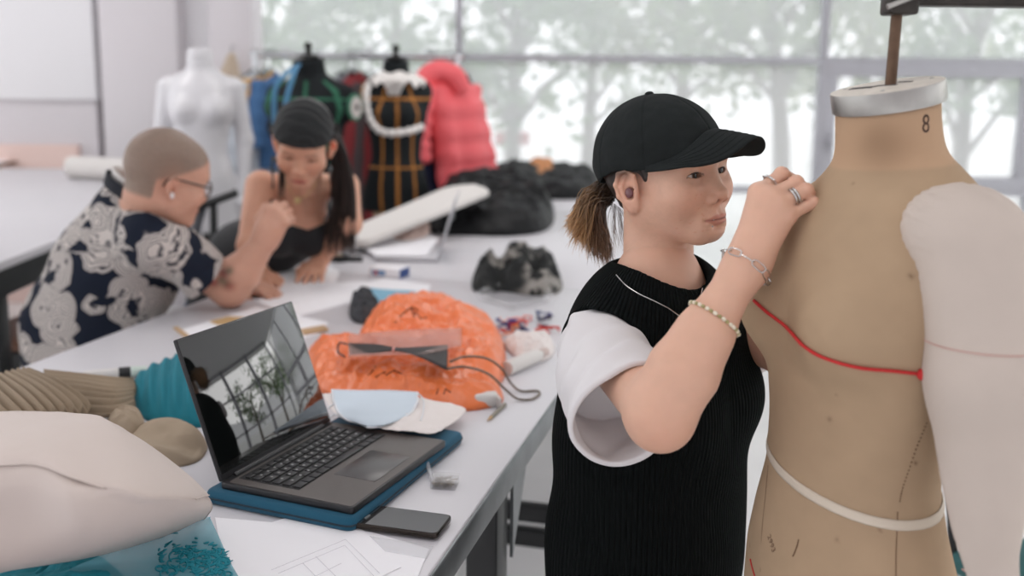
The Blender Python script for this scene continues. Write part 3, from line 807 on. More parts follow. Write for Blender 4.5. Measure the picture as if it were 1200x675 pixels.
# cap ----------------------------------------------------------------
m_cap = mat('black_cotton_twill', lin(34,38,38), .9, spec=.2, bump=('weave',420,.35,.0008), vary=(40,.18))
def cap_plane(x, y=0.0):
    w = np.clip(x/.05+.2,0,1); w = w*w*(3-2*w)
    return (.058-.047*(1-np.exp(-np.square(y/.055))))*w+(.0175+.28*np.minimum(x+.03,0))*(1-w)
def cap_fn(p):
    d = ell(p,(-.012,0,.030),(.1125,.0885,.0985))
    an = np.arctan2(p[:,1],p[:,0]+.014); rr = np.hypot(p[:,0]+.014,p[:,1])
    sw = np.abs((an/(PI/3)+.5)%1-.5)*(PI/3)*np.maximum(rr,.004)
    d = d+.0012*np.exp(-(sw/.0016)**2)
    d = d+.0016*fbm(p*np.float32(34),4,3)+.0012*np.sin(p[:,2]*150+p[:,0]*60+4*fbm(p*15,6,2))*np.clip(1-p[:,2]/.06,0,1)
    e = cap_plane(p[:,0],p[:,1])-p[:,2]
    d = d-.0008*np.clip(1-np.abs(e+.012)/.012,0,1)
    d = smax(d, e, .003)
    return smax(d, -smax(ell(p,(-.012,0,.030),(.1085,.0845,.0945)), e-.03, .002), .002)
V, Q = sdf_mesh(cap_fn, (-.135,-.105,-.05), (.110,.105,.145), .0017); V = tidy(V, Q, cap_fn)
cap = link('cap_crown', mesh_np('cap_crown', place(V,W_O,W_R,W_S), Q), m_cap, woman)
G = []; nu, nv = 41, 15
for i in range(nu):
    u = -1+2*i/(nu-1); ph = u*math.radians(66)
    ix, iy = -.012+.109*math.cos(ph), .0865*math.sin(ph)
    row = []
    Lb = .080*max(0,1-abs(u)**2.4)**.60
    for j in range(nv):
        v = j/(nv-1); x = ix+Lb*v; y = iy*(1+.06*v)
        z = .066-.20*max(0,x-.098)-.047*(1+.15*v)*(1-math.exp(-(y/.055)**2))-.003*v*v-.003*(v==0)
        row.append((x-.006*(v==0),y*(1-.05*(v==0)),z))
    G.append(row)
b = B().grid(place(np.array(G).reshape(-1,3),W_O,W_R,W_S).reshape(nu,nv,3)); 
o = b.build('cap_brim', m_cap, cap, sharp=None, solid=.0032)
for j in (4,6,8,10,12):
    st = [np.array(G[i][j])+np.array([0,0,.0004]) for i in range(3,nu-3)]
    B().tube(place(np.array(st),W_O,W_R,W_S), .00028, 5).build('stitching', m_cap, o)
B().ball(place(np.array([[-.014,0,.1285]]),W_O,W_R,W_S)[0],(.007,.007,.004),16,10,W_R.T).build('cap_button', m_cap, cap)
# hair -----------------------------------------------------------------
m_hair = mat('brown_hair', (.1,.06,.04), .45, attr=True, spec=.5)
def hair_fn(p):
    e1 = (.020+.35*p[:,2])-p[:,0]+.006*fbm(p*np.float32([10,10,60]),3,2)          # in front of the ear
    e2 = np.linalg.norm((p-np.float32([-.008,0,-.013]))*np.float32([1,0,.8]),axis=1)-.020
    e3 = p[:,2]+.004+np.clip(-(p[:,0]+.02),0,.06)*.9
    e = np.minimum(np.minimum(e1,e2),e3)
    off = -.004+.0085*np.clip(e/.014+.35,0,1)
    return head_fn(p,1.0,NB,.0046,ears=False)-off-.0015*fbm(p*np.float32([40,40,140]),8,3)*(off>0)
V, Q = sdf_mesh(hair_fn, (-.14,-.1,-.1), (.06,.1,.05), .0022)
link('hair', mesh_np('hair', place(V,W_O,W_R,W_S), Q, col=np.tile(lin(46,36,31),(len(V),1))*(1+.25*fbm(V*np.array([60,60,200]),2,3))[:,None]), m_hair, woman)
def strands(paths, r0, cols, n=5):
    """paths: list of point arrays; cols: (root, tip)"""
    VV = []; FF = []; CC = []
    for P_, rr, (c0,c1) in zip(paths, r0, cols):
        b = B().tube(P_, list(rr*np.array([.8]+[1]*(len(P_)-4)+[.7,.45,.1])), n, caps=False)
        k = len(VV); VV += b.v; FF += [tuple(i+k for i in f) for f in b.f]
        t = np.repeat(np.linspace(0,1,len(P_)), n)[:,None]; CC.append(np.array(c0)*(1-t)+np.array(c1)*t)
    return VV, FF, np.vstack(CC)
r = np.random.default_rng(3); paths = []; rr = []; cols_ = []
root = U_(712,222,1.60)
for k in range(1200):
    a = r.uniform(0,2*PI); q = r.uniform(0,1)**.5
    s = root+np.array([.016*q*math.cos(a), .016*q*math.sin(a), .024*q*math.sin(a)])
    t = r.uniform(0,1); 
    tipx = 664+52*t+r.normal()*3; tipy = 262+44*t**.7+r.normal()*7; tip = U_(tipx, tipy, 1.61+r.normal()*.018)
    mid = U_(686+18*t+r.normal()*3, 232+14*t+r.normal()*5, 1.615+r.normal()*.018)
    paths.append(catmull([s, mid, (mid+tip)/2+r.normal(size=3)*.003+np.array([0,0,-.003]), tip+r.normal(size=3)*.003], 12))
    rr.append(r.uniform(.00035,.0009)); sh = r.uniform(.75,1.25)
    tipc = lin(214,166,116) if t < .5 else lin(148,108,78)
    cols_.append((lin(64,48,38)*sh, tipc*sh*r.uniform(.7,1.1)))
for k in range(40):     # loose hairs on the neck and the temple
    t = r.uniform(0,1)
    s = U_(716+14*t, 236+10*t, 1.56); tip = U_(716+22*t+r.normal()*4, 285+16*r.uniform(), 1.55)
    paths.append(catmull([s,(s+tip)/2+r.normal(size=3)*.005,tip],9)); rr.append(.00022); cols_.append((lin(60,45,36), lin(140,105,78)))
Vs, Fs, Cs = strands(paths, rr, cols_)
link('ponytail', mesh_np('ponytail', Vs, Fs, col=Cs), m_hair, woman)
# jewellery ---------------------------------------------------------------
m_silver = mat('silver', lin(200,198,196), .25, metal=1)
m_gold = mat('pale_gold', lin(214,190,140), .3, metal=1)
m_bead = mat('pearl_bead', lin(232,222,200), .3, spec=.6)
m_bead2 = mat('olive_bead', lin(168,160,110), .35)
m_bud = mat('clear_earbud', lin(120,80,84), .2, spec=.6)
def ring_at(c, ax, r, t, name, m, par, n=40, k=8):
    f = frame(ax); P = [np.asarray(c)+f[1]*r*math.cos(2*PI*i/n)+f[2]*r*math.sin(2*PI*i/n) for i in range(n+1)]
    return B().tube(P, t, k, caps=False).build(name, m, par, sharp=None)
ir = ring_at(K[0]+(PP[0]-K[0])*.52, PP[0]-K[0], .0103, .0014, 'ring', m_silver, woman)
f_ = frame(PP[0]-K[0]); bb = B()
for i in range(7):
    a = 2*PI*i/7; c0 = K[0]+(PP[0]-K[0])*.52+(f_[1]*math.cos(a)+f_[2]*math.sin(a))*.0108
    bb.lathe([(.0022,-.0008),(.0032,0),(.0022,.0008)], c0, 10, frame(f_[0])[[1,2,0]])
bb.build('chain_link', m_silver, ir)
for dt in (.50,.60): ring_at(K[2]+(PP[2]-K[2])*dt, PP[2]-K[2], .0101, .0017, 'ring', m_silver, woman)
# link bracelet at the wrist, bead bracelet on the forearm
def arm_loop(c, axis, rad, tilt=(0,0,0), n=200):
    f = frame(nrm(axis)+np.asarray(tilt)); out = []
    for k in range(n):
        a = 2*PI*k/n; dirn = f[1]*math.cos(a)+f[2]*math.sin(a); ts = np.linspace(.008,.07,125)
        P = (np.asarray(c)+ts[:,None]*dirn).astype(np.float32); dd = arm_r(P); i = np.argmax(dd > .0008); out.append(P[i].astype(float))
    out = np.array(out)
    return (out+np.roll(out,1,0)+np.roll(out,-1,0))/3
lp = arm_loop(WR+(FM-WR)*.10, FM-WR, .03, (.0,.0,.12)); bb = B()
n = 11
for k in range(n):
    i0 = int(k*200/n); P = lp[(i0+np.arange(0,19))%200]; c0 = P.mean(0); t = nrm(P[-1]-P[0]); side = nrm(np.cross(t, c0-WR)) if k%2==0 else nrm(c0-WR)
    Lk = np.linalg.norm(P[-1]-P[0])*.58
    ringp = [c0+t*Lk*math.copysign(abs(math.cos(a))**.6,math.cos(a))+side*.0042*math.copysign(abs(math.sin(a))**.6,math.sin(a))+nrm(c0-WR)*.0012 for a in np.linspace(0,2*PI,25)]
    bb.tube(ringp, .0008, 6, caps=False)
bb.build('link_bracelet', m_silver, woman)
lp = arm_loop(FM+(WR-FM)*.22, FM-WR, .04, (.10,.12,.20))
br = B().tube(np.vstack([lp,lp[:1]]), .0009, 6, caps=False).build('bead_bracelet', m_gold, woman)
seg = np.concatenate([[0],np.cumsum(np.linalg.norm(np.diff(np.vstack([lp,lp[:1]]),axis=0),axis=1))]); per = seg[-1]; nb = int(per/.0056); b1 = B(); b2 = B()
for k in range(nb):
    j = np.searchsorted(seg, per*k/nb)%200; t = nrm(lp[(j+1)%200]-lp[j-1])
    (b1 if k%2 == 0 else b2).ball(lp[j]+nrm(lp[j]-FM)*.001, (.0032,.0026,.0026) if k%2 == 0 else (.0024,.0022,.0022), 10, 7, frame(t))
b1.build('pearl_bead', m_bead, br); b2.build('olive_bead', m_bead2, br)
# earbud and piercings
pe = place(np.array([[-.004,-.083,-.016]]),W_O,W_R,W_S)[0]
B().ball(pe,(.007,.005,.008),16,10,W_R.T).build('earbud', m_bud, woman)
for hp, rad in (((.0955,-.0150,-.0700),.0011),((.0935,-.0165,-.0795),.0012),((.1005,-.0165,-.0365),.0011)):
    B().ball(place(np.array([hp]),W_O,W_R,W_S)[0], rad, 10, 8).build('piercing', m_silver, woman)
# necklace: a thin chain in a V over the knit
def drop_on(f, P, dirn, dist=.12, lift=.001):
    P = np.asarray(P, float); ts = np.linspace(0,dist,160); X = (P+ts[:,None]*np.asarray(dirn)).astype(np.float32); dd = f(X); i = np.argmax(dd < lift); return X[i].astype(float)
both = lambda p: np.minimum(np.minimum(vest_fn(p), chest(p)), fh(w2h(p).astype(np.float32))*W_S)
nk = [];
for px_,py_,y0 in ((722,322,1.50),(733,334,1.46),(748,344,1.43),(765,352,1.40),(783,361,1.38),(800,371,1.37),(812,362,1.40),(820,350,1.43),(823,338,1.47)):
    d_ = nrm(ray(px_,py_)); X = CAM+np.linspace(1.15,1.75,500)[:,None]*d_; dd = both(X.astype(np.float32)); i = np.argmax(dd < .0012); nk.append(X[i])
B().tube(catmull(nk,60), .0009, 6).build('necklace', m_silver, woman)
# ------------------------------------------------------------------ helpers for the two people further back
def hand_sdf(wr, dirn, back, thumb, s=1.0, curl=.25, spread=.10):
    """hand from wrist: dirn = finger direction, back = back-of-hand normal, thumb = +1/-1 side; returns fn, end points"""
    x = nrm(dirn); z = nrm(np.asarray(back)-x*np.dot(back,x)); y = np.cross(z,x)*thumb
    P = lambda a,b,c: np.asarray(wr)+s*(x*a+y*b+z*c)
    prims = []
    for i,(b,L,r) in enumerate(((.026,.070,.0092),(.008,.078,.0094),(-.010,.072,.0090),(-.027,.056,.0080))):
        k = P(.084-.006*abs(i-1),b,0); a = spread*(1.3-i); pts = [k]; an = curl*.8; seg = (L*.47,L*.30,L*.23); cur = k
        for sg in seg:
            d_ = x*math.cos(an)*math.cos(a)+y*math.sin(a)*math.cos(an)-z*math.sin(an); cur = cur+s*sg*d_; pts.append(cur); an += curl*1.1
        prims.append((P(.01,b*.55,0),k,pts,r*s))
    th = [P(.02,.020,-.006),P(.045,.044,-.012),P(.070,.056,-.018-.02*curl),P(.092,.054-.02*curl,-.024-.03*curl)]
    def fn(p):
        d = None
        for w0,k,pts,r in prims:
            c = cone(p,w0,k,.0165*s,.0125*s); d = c if d is None else smin(d,c,.014*s)
        f = None
        for w0,k,pts,r in prims:
            c = chain(p,pts,[r*1.12,r,r*.9,r*.72],.003*s); f = c if f is None else smin(f,c,.002*s)
        d = smin(d,f,.006*s)
        return smin(d, chain(p,th,[.016*s,.013*s,.011*s,.0085*s],.006*s), .012*s)
    return fn
def join(parts):
    Vb=[];Qb=[];Cb=[];n=0
    for V,Q,c in parts: Vb.append(V);Qb.append(Q+n);Cb.append(c);n+=len(V)
    return np.vstack(Vb),np.vstack(Qb),np.vstack(Cb)
def tone(V, col, seed=3): return np.tile(np.asarray(col),(len(V),1))*(1+.05*fbm(np.asarray(V)*40,seed,3))[:,None]

# ------------------------------------------------------------------ man in the patterned shirt
M_O = at_y(194,207,2.72); M_R = Rot(.66,-.26,.14); M_S = 1.13
def m2h(P): return (np.asarray(P)-M_O)@M_R/M_S
man = empty('person', at_y(95,455,2.9)*np.array([1,1,0]), 'man with shaved grey head and glasses in a navy leaf-print shirt, leaning on the table', 'person')
mskin = lin(208,160,138)
mNB = at_y(169,247,2.77); NBm = m2h(mNB)
fm = lambda p: head_fn(p, 0.0, NBm, .0035, neck_r=(.060,.066), cord=False)
V,Q = sdf_mesh(fm,(-.13,-.12,-.2),(.13,.12,.13),.0032); V = tidy(V,Q,fm,1)
c = skin_paint(V, mskin, lin(176,110,100), lin(60,50,45), None, None)
# cropped grey hair
x,y,z = V.T; hl = (z-.012) - np.where(x>.0,(x)*.62,(x)*.42) ; hl = np.where(x<-.04, z+.052, hl)
s_ = np.clip(hl/.012+.3,0,1)*(1-np.exp(-(((x+.008)/.03)**2+((np.abs(y)-.08)/.02)**2+((z+.012)/.035)**2)))
c = c*(1-.85*s_[:,None])+lin(126,114,103)*(.85*s_[:,None])*(1+.12*fbm(V*160,4,2))[:,None]
pts_ = [(place(V,M_O,M_R,M_S),Q,np.clip(c,0,1))]
SHm = at_y(178,277,2.70); ELm = at_y(269,338,2.82); WRm = at_y(309,284,2.80); HDm = at_y(324,252,2.80)
hm = hand_sdf(WRm, at_y(322,258,2.80)-WRm, at_y(300,240,2.75)-at_y(312,262,2.80)+np.array([0,-.1,0]), 1, 1.12, 1.25)
def marm(p):
    d = chain(p,[SHm,ELm],[.062,.050]); d = smin(d,chain(p,[ELm,ELm+(WRm-ELm)*.35,WRm],[.050,.054,.035],.02),.03)
    d = smin(d, sph(p, WRm+(HDm-WRm)*.45, .036), .03)
    return smin(d,hm(p),.02)
V,Q = sdf_mesh(marm, np.minimum.reduce([SHm,ELm,WRm,HDm])-.13, np.maximum.reduce([SHm,ELm,WRm,HDm])+.13,.0040); V = tidy(V,Q,marm,1)
c = tone(V,mskin)
# floral tattoo above the elbow
tc_ = at_y(259,327,2.765)
r_ = np.random.default_rng(12)
for k in range(26):
    s0 = tc_+r_.normal(size=3)*np.array([.026,.02,.022]); col = [lin(160,60,58),lin(70,92,70),lin(56,52,54),lin(180,84,74)][k%4]
    w_ = np.exp(-(np.linalg.norm(V-s0,axis=1)/r_.uniform(.008,.016))**2)[:,None]*.85; c = c*(1-w_)+col*w_
pts_.append((V,Q,np.clip(c,0,1)))
SHn = at_y(162,258,3.02); ELn = at_y(243,322,3.10); WRn = at_y(283,334,3.02)
hn = hand_sdf(WRn,(.6,-.25,-.05),(0,0,1),-1,1.1,.35)
def marm2(p): return smin(chain(p,[SHn,ELn,WRn],[.06,.048,.032],.03),hn(p),.02)
V,Q = sdf_mesh(marm2, np.minimum.reduce([SHn,ELn,WRn])-.2, np.maximum.reduce([SHn,ELn,WRn])+.22,.0055)
pts_.append((V,Q,tone(V,mskin)))
PV = at_y(95,468,2.92)
def mtrunk(p):
    d = chain(p,[PV,at_y(103,380,2.9),at_y(138,315,2.86),at_y(160,256,2.82)],[.145,.145,.138,.104],.08)
    return smin(d, cone(p,SHm,SHn,.06,.06),.06)
V,Q = sdf_mesh(mtrunk, PV-np.array([.3,.35,.25]), at_y(158,278,2.84)+np.array([.3,.35,.2]),.012)
pts_.append((V,Q,tone(V,mskin)))
Vm,Qm,Cm = join(pts_)
link('body', mesh_np('body',Vm,Qm,col=Cm), m_skin, man)
for s in (-1,1): link('eye', eye_mesh(s,(.9,0,-.3),None,M_O,M_R,M_S), m_eye, man)
# shirt: navy cloth printed all over with pale line-drawn leaves
ms = bpy.data.materials.new('leaf_print_shirt'); ms.use_nodes = True; nt = ms.node_tree; L = nt.links; bs = nt.nodes['Principled BSDF']; bs.inputs['Roughness'].default_value = .85; bs.inputs['Specular IOR Level'].default_value = .2
tc = nt.nodes.new('ShaderNodeTexCoord'); nz = nt.nodes.new('ShaderNodeTexNoise'); nz.inputs['Scale'].default_value = 11; nz.inputs['Detail'].default_value = 2
L.new(tc.outputs['Object'],nz.inputs['Vector'])
ad = nt.nodes.new('ShaderNodeVectorMath'); ad.operation = 'MULTIPLY_ADD'; ad.inputs[1].default_value = (.075,.075,.075); L.new(nz.outputs['Color'],ad.inputs[0]); L.new(tc.outputs['Object'],ad.inputs[2])
vo = nt.nodes.new('ShaderNodeTexVoronoi'); vo.inputs['Scale'].default_value = 11; L.new(ad.outputs[0],vo.inputs['Vector'])
sn = nt.nodes.new('ShaderNodeMath'); sn.operation = 'MULTIPLY'; sn.inputs[1].default_value = 75; L.new(vo.outputs['Distance'],sn.inputs[0])
si = nt.nodes.new('ShaderNodeMath'); si.operation = 'SINE'; L.new(sn.outputs[0],si.inputs[0])
lr = nt.nodes.new('ShaderNodeMapRange'); lr.inputs['From Min'].default_value = -.95; lr.inputs['From Max'].default_value = -.25; lr.inputs['To Min'].default_value = .05; L.new(si.outputs[0],lr.inputs['Value'])
n2 = nt.nodes.new('ShaderNodeTexNoise'); n2.inputs['Scale'].default_value = 14; n2.inputs['Detail'].default_value = 1.5; L.new(ad.outputs[0],n2.inputs['Vector'])
m1 = nt.nodes.new('ShaderNodeMapRange'); m1.inputs['From Min'].default_value = .345; m1.inputs['From Max'].default_value = .375; L.new(n2.outputs['Fac'],m1.inputs['Value'])
m2 = nt.nodes.new('ShaderNodeMapRange'); m2.inputs['From Min'].default_value = .66; m2.inputs['From Max'].default_value = .60; L.new(vo.outputs['Distance'],m2.inputs['Value'])
mm = nt.nodes.new('ShaderNodeMath'); mm.operation = 'MULTIPLY'; L.new(m1.outputs[0],mm.inputs[0]); L.new(m2.outputs[0],mm.inputs[1])
m3 = nt.nodes.new('ShaderNodeMath'); m3.operation = 'MULTIPLY'; L.new(mm.outputs[0],m3.inputs[0]); L.new(lr.outputs[0],m3.inputs[1])
mc = nt.nodes.new('ShaderNodeMix'); mc.data_type = 'RGBA'; mc.inputs[6].default_value = (*lin(28,34,48),1); mc.inputs[7].default_value = (*lin(206,198,192),1); L.new(m3.outputs[0],mc.inputs['Factor']); L.new(mc.outputs[2],bs.inputs['Base Color'])
MND = nrm(np.array([.52,.10,.84])); MCC = at_y(163,229,2.78)
def mshirt(p):
    d = mtrunk(p)-.022
    d = smin(d, chain(p,[SHm,SHm+(ELm-SHm)*.5],[.075,.074]), .05)
    d = smin(d, cone(p,SHn,SHn+(ELn-SHn)*.5,.075,.07), .05)
    d = d+.006*fbm(p*np.float32(9),51,3)
    dn = nrm(mNB-M_O)
    nk_ = (p-MCC.astype(np.float32))@MND.astype(np.float32)
    return smax(d, np.where(np.linalg.norm(p-MCC.astype(np.float32),axis=1)<.18,nk_,-1), .012)
lo = np.minimum.reduce([PV,SHm,SHn,ELm,ELn])-.24; hi = np.maximum.reduce([PV,SHm,SHn,ELm,ELn])+.2
V,Q = sdf_mesh(mshirt,lo,hi,.0075); V = tidy(V,Q,mshirt,1)
link('shirt', mesh_np('shirt',V,Q), ms, man)
fsl = sleeve_fn(SHm+(ELm-SHm)*.35, SHm+(ELm-SHm)*.70, .074, .078, .012, 61)
V,Q = sdf_mesh(fsl, np.minimum(SHm,ELm)-.12, np.maximum(SHm,ELm)+.12,.0045)
link('shirt_sleeve', mesh_np('shirt_sleeve',V,Q), ms, man)
# dark collar band with a white inner collar
m_navy = mat('navy_cloth', lin(26,30,40), .85); m_pale = mat('pale_cloth', lin(222,218,214), .85)
nd = MND; fr_ = frame(nd)
def collar(off, r, h, name, m):
    ring = [[MCC+nd*(off+hh)+(fr_[1]*math.cos(a)+fr_[2]*math.sin(a))*(r+.010*hh/h) for hh in (0,h*.5,h)] for a in np.linspace(0,2*PI,40,endpoint=False)]
    return B().grid(np.array(ring),closed_u=True).build(name,m,man,sharp=None,solid=.003)
collar(-.016,.098,.034,'collar',m_navy); collar(.012,.090,.024,'inner_collar',m_pale)
# glasses
m_frame = mat('dark_glasses_frame', lin(52,40,34), .3)
gp = lambda P: place(np.array(P),M_O,M_R,M_S)
g = B()
for s in (-1,1):
    g.tube(catmull(gp([(-.012,s*.082,.012),(.02,s*.079,.010),(.06,s*.072,.007),(.094,s*.066,.004)]),16),.0024*M_S,8)
    g.tube(catmull(gp([(-.012,s*.082,.012),(-.024,s*.081,.002),(-.028,s*.080,-.012)]),8),.0024*M_S,8)
    rim = [(.098-.004*abs(math.cos(a)*1),s*(.035+.027*math.cos(a)),-.004+.019*math.sin(a)) for a in np.linspace(0,2*PI,33)]
    g.tube(gp(rim),.0019*M_S,7,caps=False)
g.tube(gp([(.098,-.009,.003),(.103,0,.006),(.098,.009,.003)]),.0017*M_S,7)
go = g.build('glasses', m_frame, man, sharp=None)
m_lens = sheer('lens', (.9,.9,.95), .25, .2)
for s in (-1,1):
    b = B(); ring = gp([(.0965,s*(.035+.026*math.cos(a)),-.004+.018*math.sin(a)) for a in np.linspace(0,2*PI,28,endpoint=False)]); b.add(list(ring)+list(ring+M_R[:,0]*.0012),[tuple(range(28)),tuple(range(55,27,-1))]+[(i,(i+1)%28,28+(i+1)%28,28+i) for i in range(28)]); b.build('lens', m_lens, go)
B().ball(gp([(-.004,-.086,-.028)])[0],(.006,.005,.009),12,8).build('earbud', m_tee, man)
# trousers and stool
kd = nrm(np.array([.85,.35,0])); kl = np.array([-kd[1],kd[0],0]); PV0 = np.array([PV[0],PV[1],.58])
def mtr(p):
    d = ell(p,PV0,(.17,.17,.13))
    for s in (-1,1):
        d = smin(d, chain(p,[PV0+kl*s*.09,PV0+kl*s*.13+kd*.40+np.array([0,0,.02]),PV0+kl*s*.13+kd*.42+np.array([0,0,-.50])],[.088,.066,.05],.03),.04)
    return d
V,Q = sdf_mesh(mtr, PV0-np.array([.5,.5,.58]), PV0+np.array([.6,.6,.2]),.012)
link('trousers', mesh_np('trousers',V,Q), mat('charcoal_trousers',lin(58,58,64),.9), man)
for s in (-1,1):
    c0 = PV0+kl*s*.13+kd*.46; c0[2] = .0
    fsh = lambda p: smax(smin(ell(p,c0+kd*.05+np.array([0,0,.035]),(.12,.09,.05)), ell(p,c0-kd*.04+np.array([0,0,.07]),(.06,.06,.07)),.03), -p[:,2]+.001,.006)
    V,Q = sdf_mesh(fsh,c0-np.array([.25,.25,.02]),c0+np.array([.25,.25,.16]),.01); link('shoe', mesh_np('shoe',V,Q), m_blk, man)
m_seatpad = mat('black_vinyl', lin(36,36,38), .5)
stool = empty('stool', PV0*np.array([1,1,0])-kd*.03, 'black padded stool under the man in the leaf-print shirt', 'stool')
sc0 = PV0*np.array([1,1,0])-kd*.03
B().lathe([(.0,.445),(.165,.445),(.185,.455),(.188,.475),(.175,.495),(.0,.50)],sc0,36,cap=False).build('seat',m_seatpad,stool)
for k in range(4):
    a = PI/4+k*PI/2; v = np.array([math.cos(a),math.sin(a),0]); B().tube([sc0+v*.12+np.array([0,0,.45]),sc0+v*.20+np.array([0,0,.0])],.012,10).build('leg',m_blk,stool)
ringp = [sc0+np.array([math.cos(a)*.168,math.sin(a)*.168,.19]) for a in np.linspace(0,2*PI,41)]
B().tube(ringp,.009,8,caps=False).build('foot_ring',m_steel,stool)

# ------------------------------------------------------------------ seated woman with the black head band
S_O = at_y(356,168,3.09); S_R = Rot(-1.53,-.52,-.12); S_S = 1.06
def s2h(P): return (np.asarray(P)-S_O)@S_R/S_S
sw = empty('person', at_y(285,345,3.45)*np.array([1,1,0]), 'young woman in black head band and camisole, long hair, bent over the table', 'person')
sskin = lin(216,164,138)
sNB = at_y(356,226,3.27); NBs = s2h(sNB)
fs_ = lambda p: head_fn(p,1.0,NBs,.0022,gaze_down=.002,neck_r=(.050,.056),cord=False)
V,Q = sdf_mesh(fs_,(-.13,-.11,-.2),(.13,.11,.13),.0030); V = tidy(V,Q,fs_,1)
c = skin_paint(V, sskin, lin(186,92,86), lin(58,44,38), None, None, lashz=-.002)
pp = [(place(V,S_O,S_R,S_S),Q,c)]
sSR = at_y(306,218,3.25); sSL = at_y(404,218,3.36)
CH = at_y(352,268,3.34); PVs = at_y(262,348,3.60)
sER = at_y(293,288,3.14); sWR = at_y(303,318,3.20)
sEL = at_y(410,262,3.22); sWL = at_y(376,304,3.30)
hR = hand_sdf(sWR, at_y(318,338,3.06)-sWR, (0,-.25,1), 1, .95, .15)
hL = hand_sdf(sWL, at_y(362,328,3.18)-sWL, (.2,-.25,1), -1, .95, .12, .16)
def sbody(p):
    d = chain(p,[PVs,at_y(288,302,3.47),CH],[.125,.115,.095],.06)
    d = smin(d, cone(p,sSR,sSL,.042,.042),.06)
    d = smin(d, cone(p,sNB+np.array([0,0,.03]),at_y(354,248,3.32),.052,.07),.05)
    for s in (-1,1):
        u_ = nrm(sSL-sSR); d = smin(d, ell(p,CH+u_*s*.065+np.array([0,-.075,-.015]),(.058,.055,.06)),.04)
    return d
def sarms(p):
    d = chain(p,[sSR,sER],[.052,.040]); d = smin(d,chain(p,[sER,sWR],[.039,.025]),.02); d = smin(d,hR(p),.02)
    e = chain(p,[sSL,sEL],[.050,.039]); e = smin(e,chain(p,[sEL,sEL+(sWL-sEL)*.35,sWL],[.036,.038,.023],.02),.02); e = smin(e,hL(p),.02)
    return np.minimum(d,e)
lo = np.minimum.reduce([sSR,sER,sWR,sSL,sEL,sWL])-.20; hi = np.maximum.reduce([sSR,sER,sWR,sSL,sEL,sWL])+.14
V,Q = sdf_mesh(sarms,lo,hi,.0042); V = tidy(V,Q,sarms,1); pp.append((V,Q,tone(V,sskin)))
V,Q = sdf_mesh(sbody,np.array([PVs[0]-.3,2.95,PVs[2]-.2]),np.maximum(sSR,sSL)+np.array([.2,.35,.2]),.0075); pp.append((V,Q,tone(V,sskin)))
Vs,Qs,Cs = join(pp); link('body', mesh_np('body',Vs,Qs,col=np.clip(Cs,0,1)), m_skin, sw)
for s in (-1,1):
    link('eye', eye_mesh(s,(.85,0,-.5),None,S_O,S_R,S_S), m_eye, sw)
    lash_mesh(s,.0022,S_O,S_R,S_S,-.002).build('eyelashes', m_lash, sw, sharp=None)
m_cami = mat('black_camisole', lin(24,26,30), .8, sheen=.1)
su = nrm(sSL-sSR)
def cami(p):
    d = sbody(p)-.006
    q = p-CH.astype(np.float32); u = q@su.astype(np.float32)
    top = q[:,2]-.012-.030*np.clip(np.abs(u)/.09,0,1.4)
    return smax(d, top, .006)
V,Q = sdf_mesh(cami,np.array([PVs[0]-.3,2.95,PVs[2]-.2]),np.maximum(sSR,sSL)+np.array([.2,.35,.1]),.006)
cm_ = link('camisole', mesh_np('camisole',V,Q), m_cami, sw)
def on_body(f, px, py, y0, y1, lift=.003):
    d_ = nrm(ray(px,py)); T = np.linspace(y0,y1,600)/d_[1]; X = CAM+T[:,None]*d_; dd = f(X.astype(np.float32)); i = np.argmax(dd<lift); return X[i]
sb2 = lambda p: np.minimum(sbody(p), sarms(p))
for pts2 in ([(319,186),(319,200),(320,218),(317,240),(314,256)],[(385,196),(388,212),(389,228),(386,246),(381,258)]):
    P = [on_body(sb2,x,y,2.9,3.5) for x,y in pts2]; P = [P[0]+np.array([0,.05,-.01])]+P
    B().tube(catmull(P,24),.0075,8,flat=.4,up=(0,-1,0)).build('strap',m_cami,cm_)
P = [on_body(lambda p: np.minimum(sb2(p),fs_(s2h(p).astype(np.float32))),x,y,2.9,3.5,.0015) for x,y in ((333,208),(338,220),(344,229),(349,232),(356,231),(364,224),(372,212))]
nl = B().tube(catmull(P,30),.0014,6).build('necklace',m_gold,sw)
B().lathe([(0,-.001),(.011,-.001),(.011,.001),(0,.001)],P[3]+np.array([0,-.004,-.008]),20,frame((0,-1,.3))[[1,2,0]]).build('pendant',m_gold,nl)
# hair, band, earring
def shair(p):
    e1 = (-.004+.9*(p[:,2]-.02))-p[:,0]+.35*np.clip(p[:,2]-.04,0,.1)
    e2 = np.linalg.norm((p-np.float32([-.004,0,-.013]))*np.float32([1,0,1]),axis=1)-.022
    e = np.minimum(e1, e2); off = -.004+.016*np.clip(e/.02+.25,0,1)
    return head_fn(p,1.0,NBs,.0022)-off-.002*fbm(p*np.float32([50,50,150]),8,3)*(off>0)
V,Q = sdf_mesh(shair,(-.15,-.12,-.1),(.12,.12,.16),.0036)
link('hair', mesh_np('hair',place(V,S_O,S_R,S_S),Q,col=tone(V,lin(44,34,30))), m_hair, sw)
m_band = mat('black_head_band', lin(24,27,28), .85, sheen=.1)
def band(p):
    d = head_fn(p,1.0,NBs,.0022)-.0165-.0012*np.sin(p[:,0]*220+6*fbm(p*20,4,2))
    d = smax(d, .040+.12*p[:,0]-p[:,2], .006)
    return smax(d, -.015-p[:,0]-.25*(p[:,2]-.04), .008)
V,Q = sdf_mesh(band,(-.15,-.12,-.08),(.13,.12,.16),.0032)
link('head_band', mesh_np('head_band',place(V,S_O,S_R,S_S),Q), m_band, sw)
r = np.random.default_rng(31); paths=[];rr=[];cl_=[]
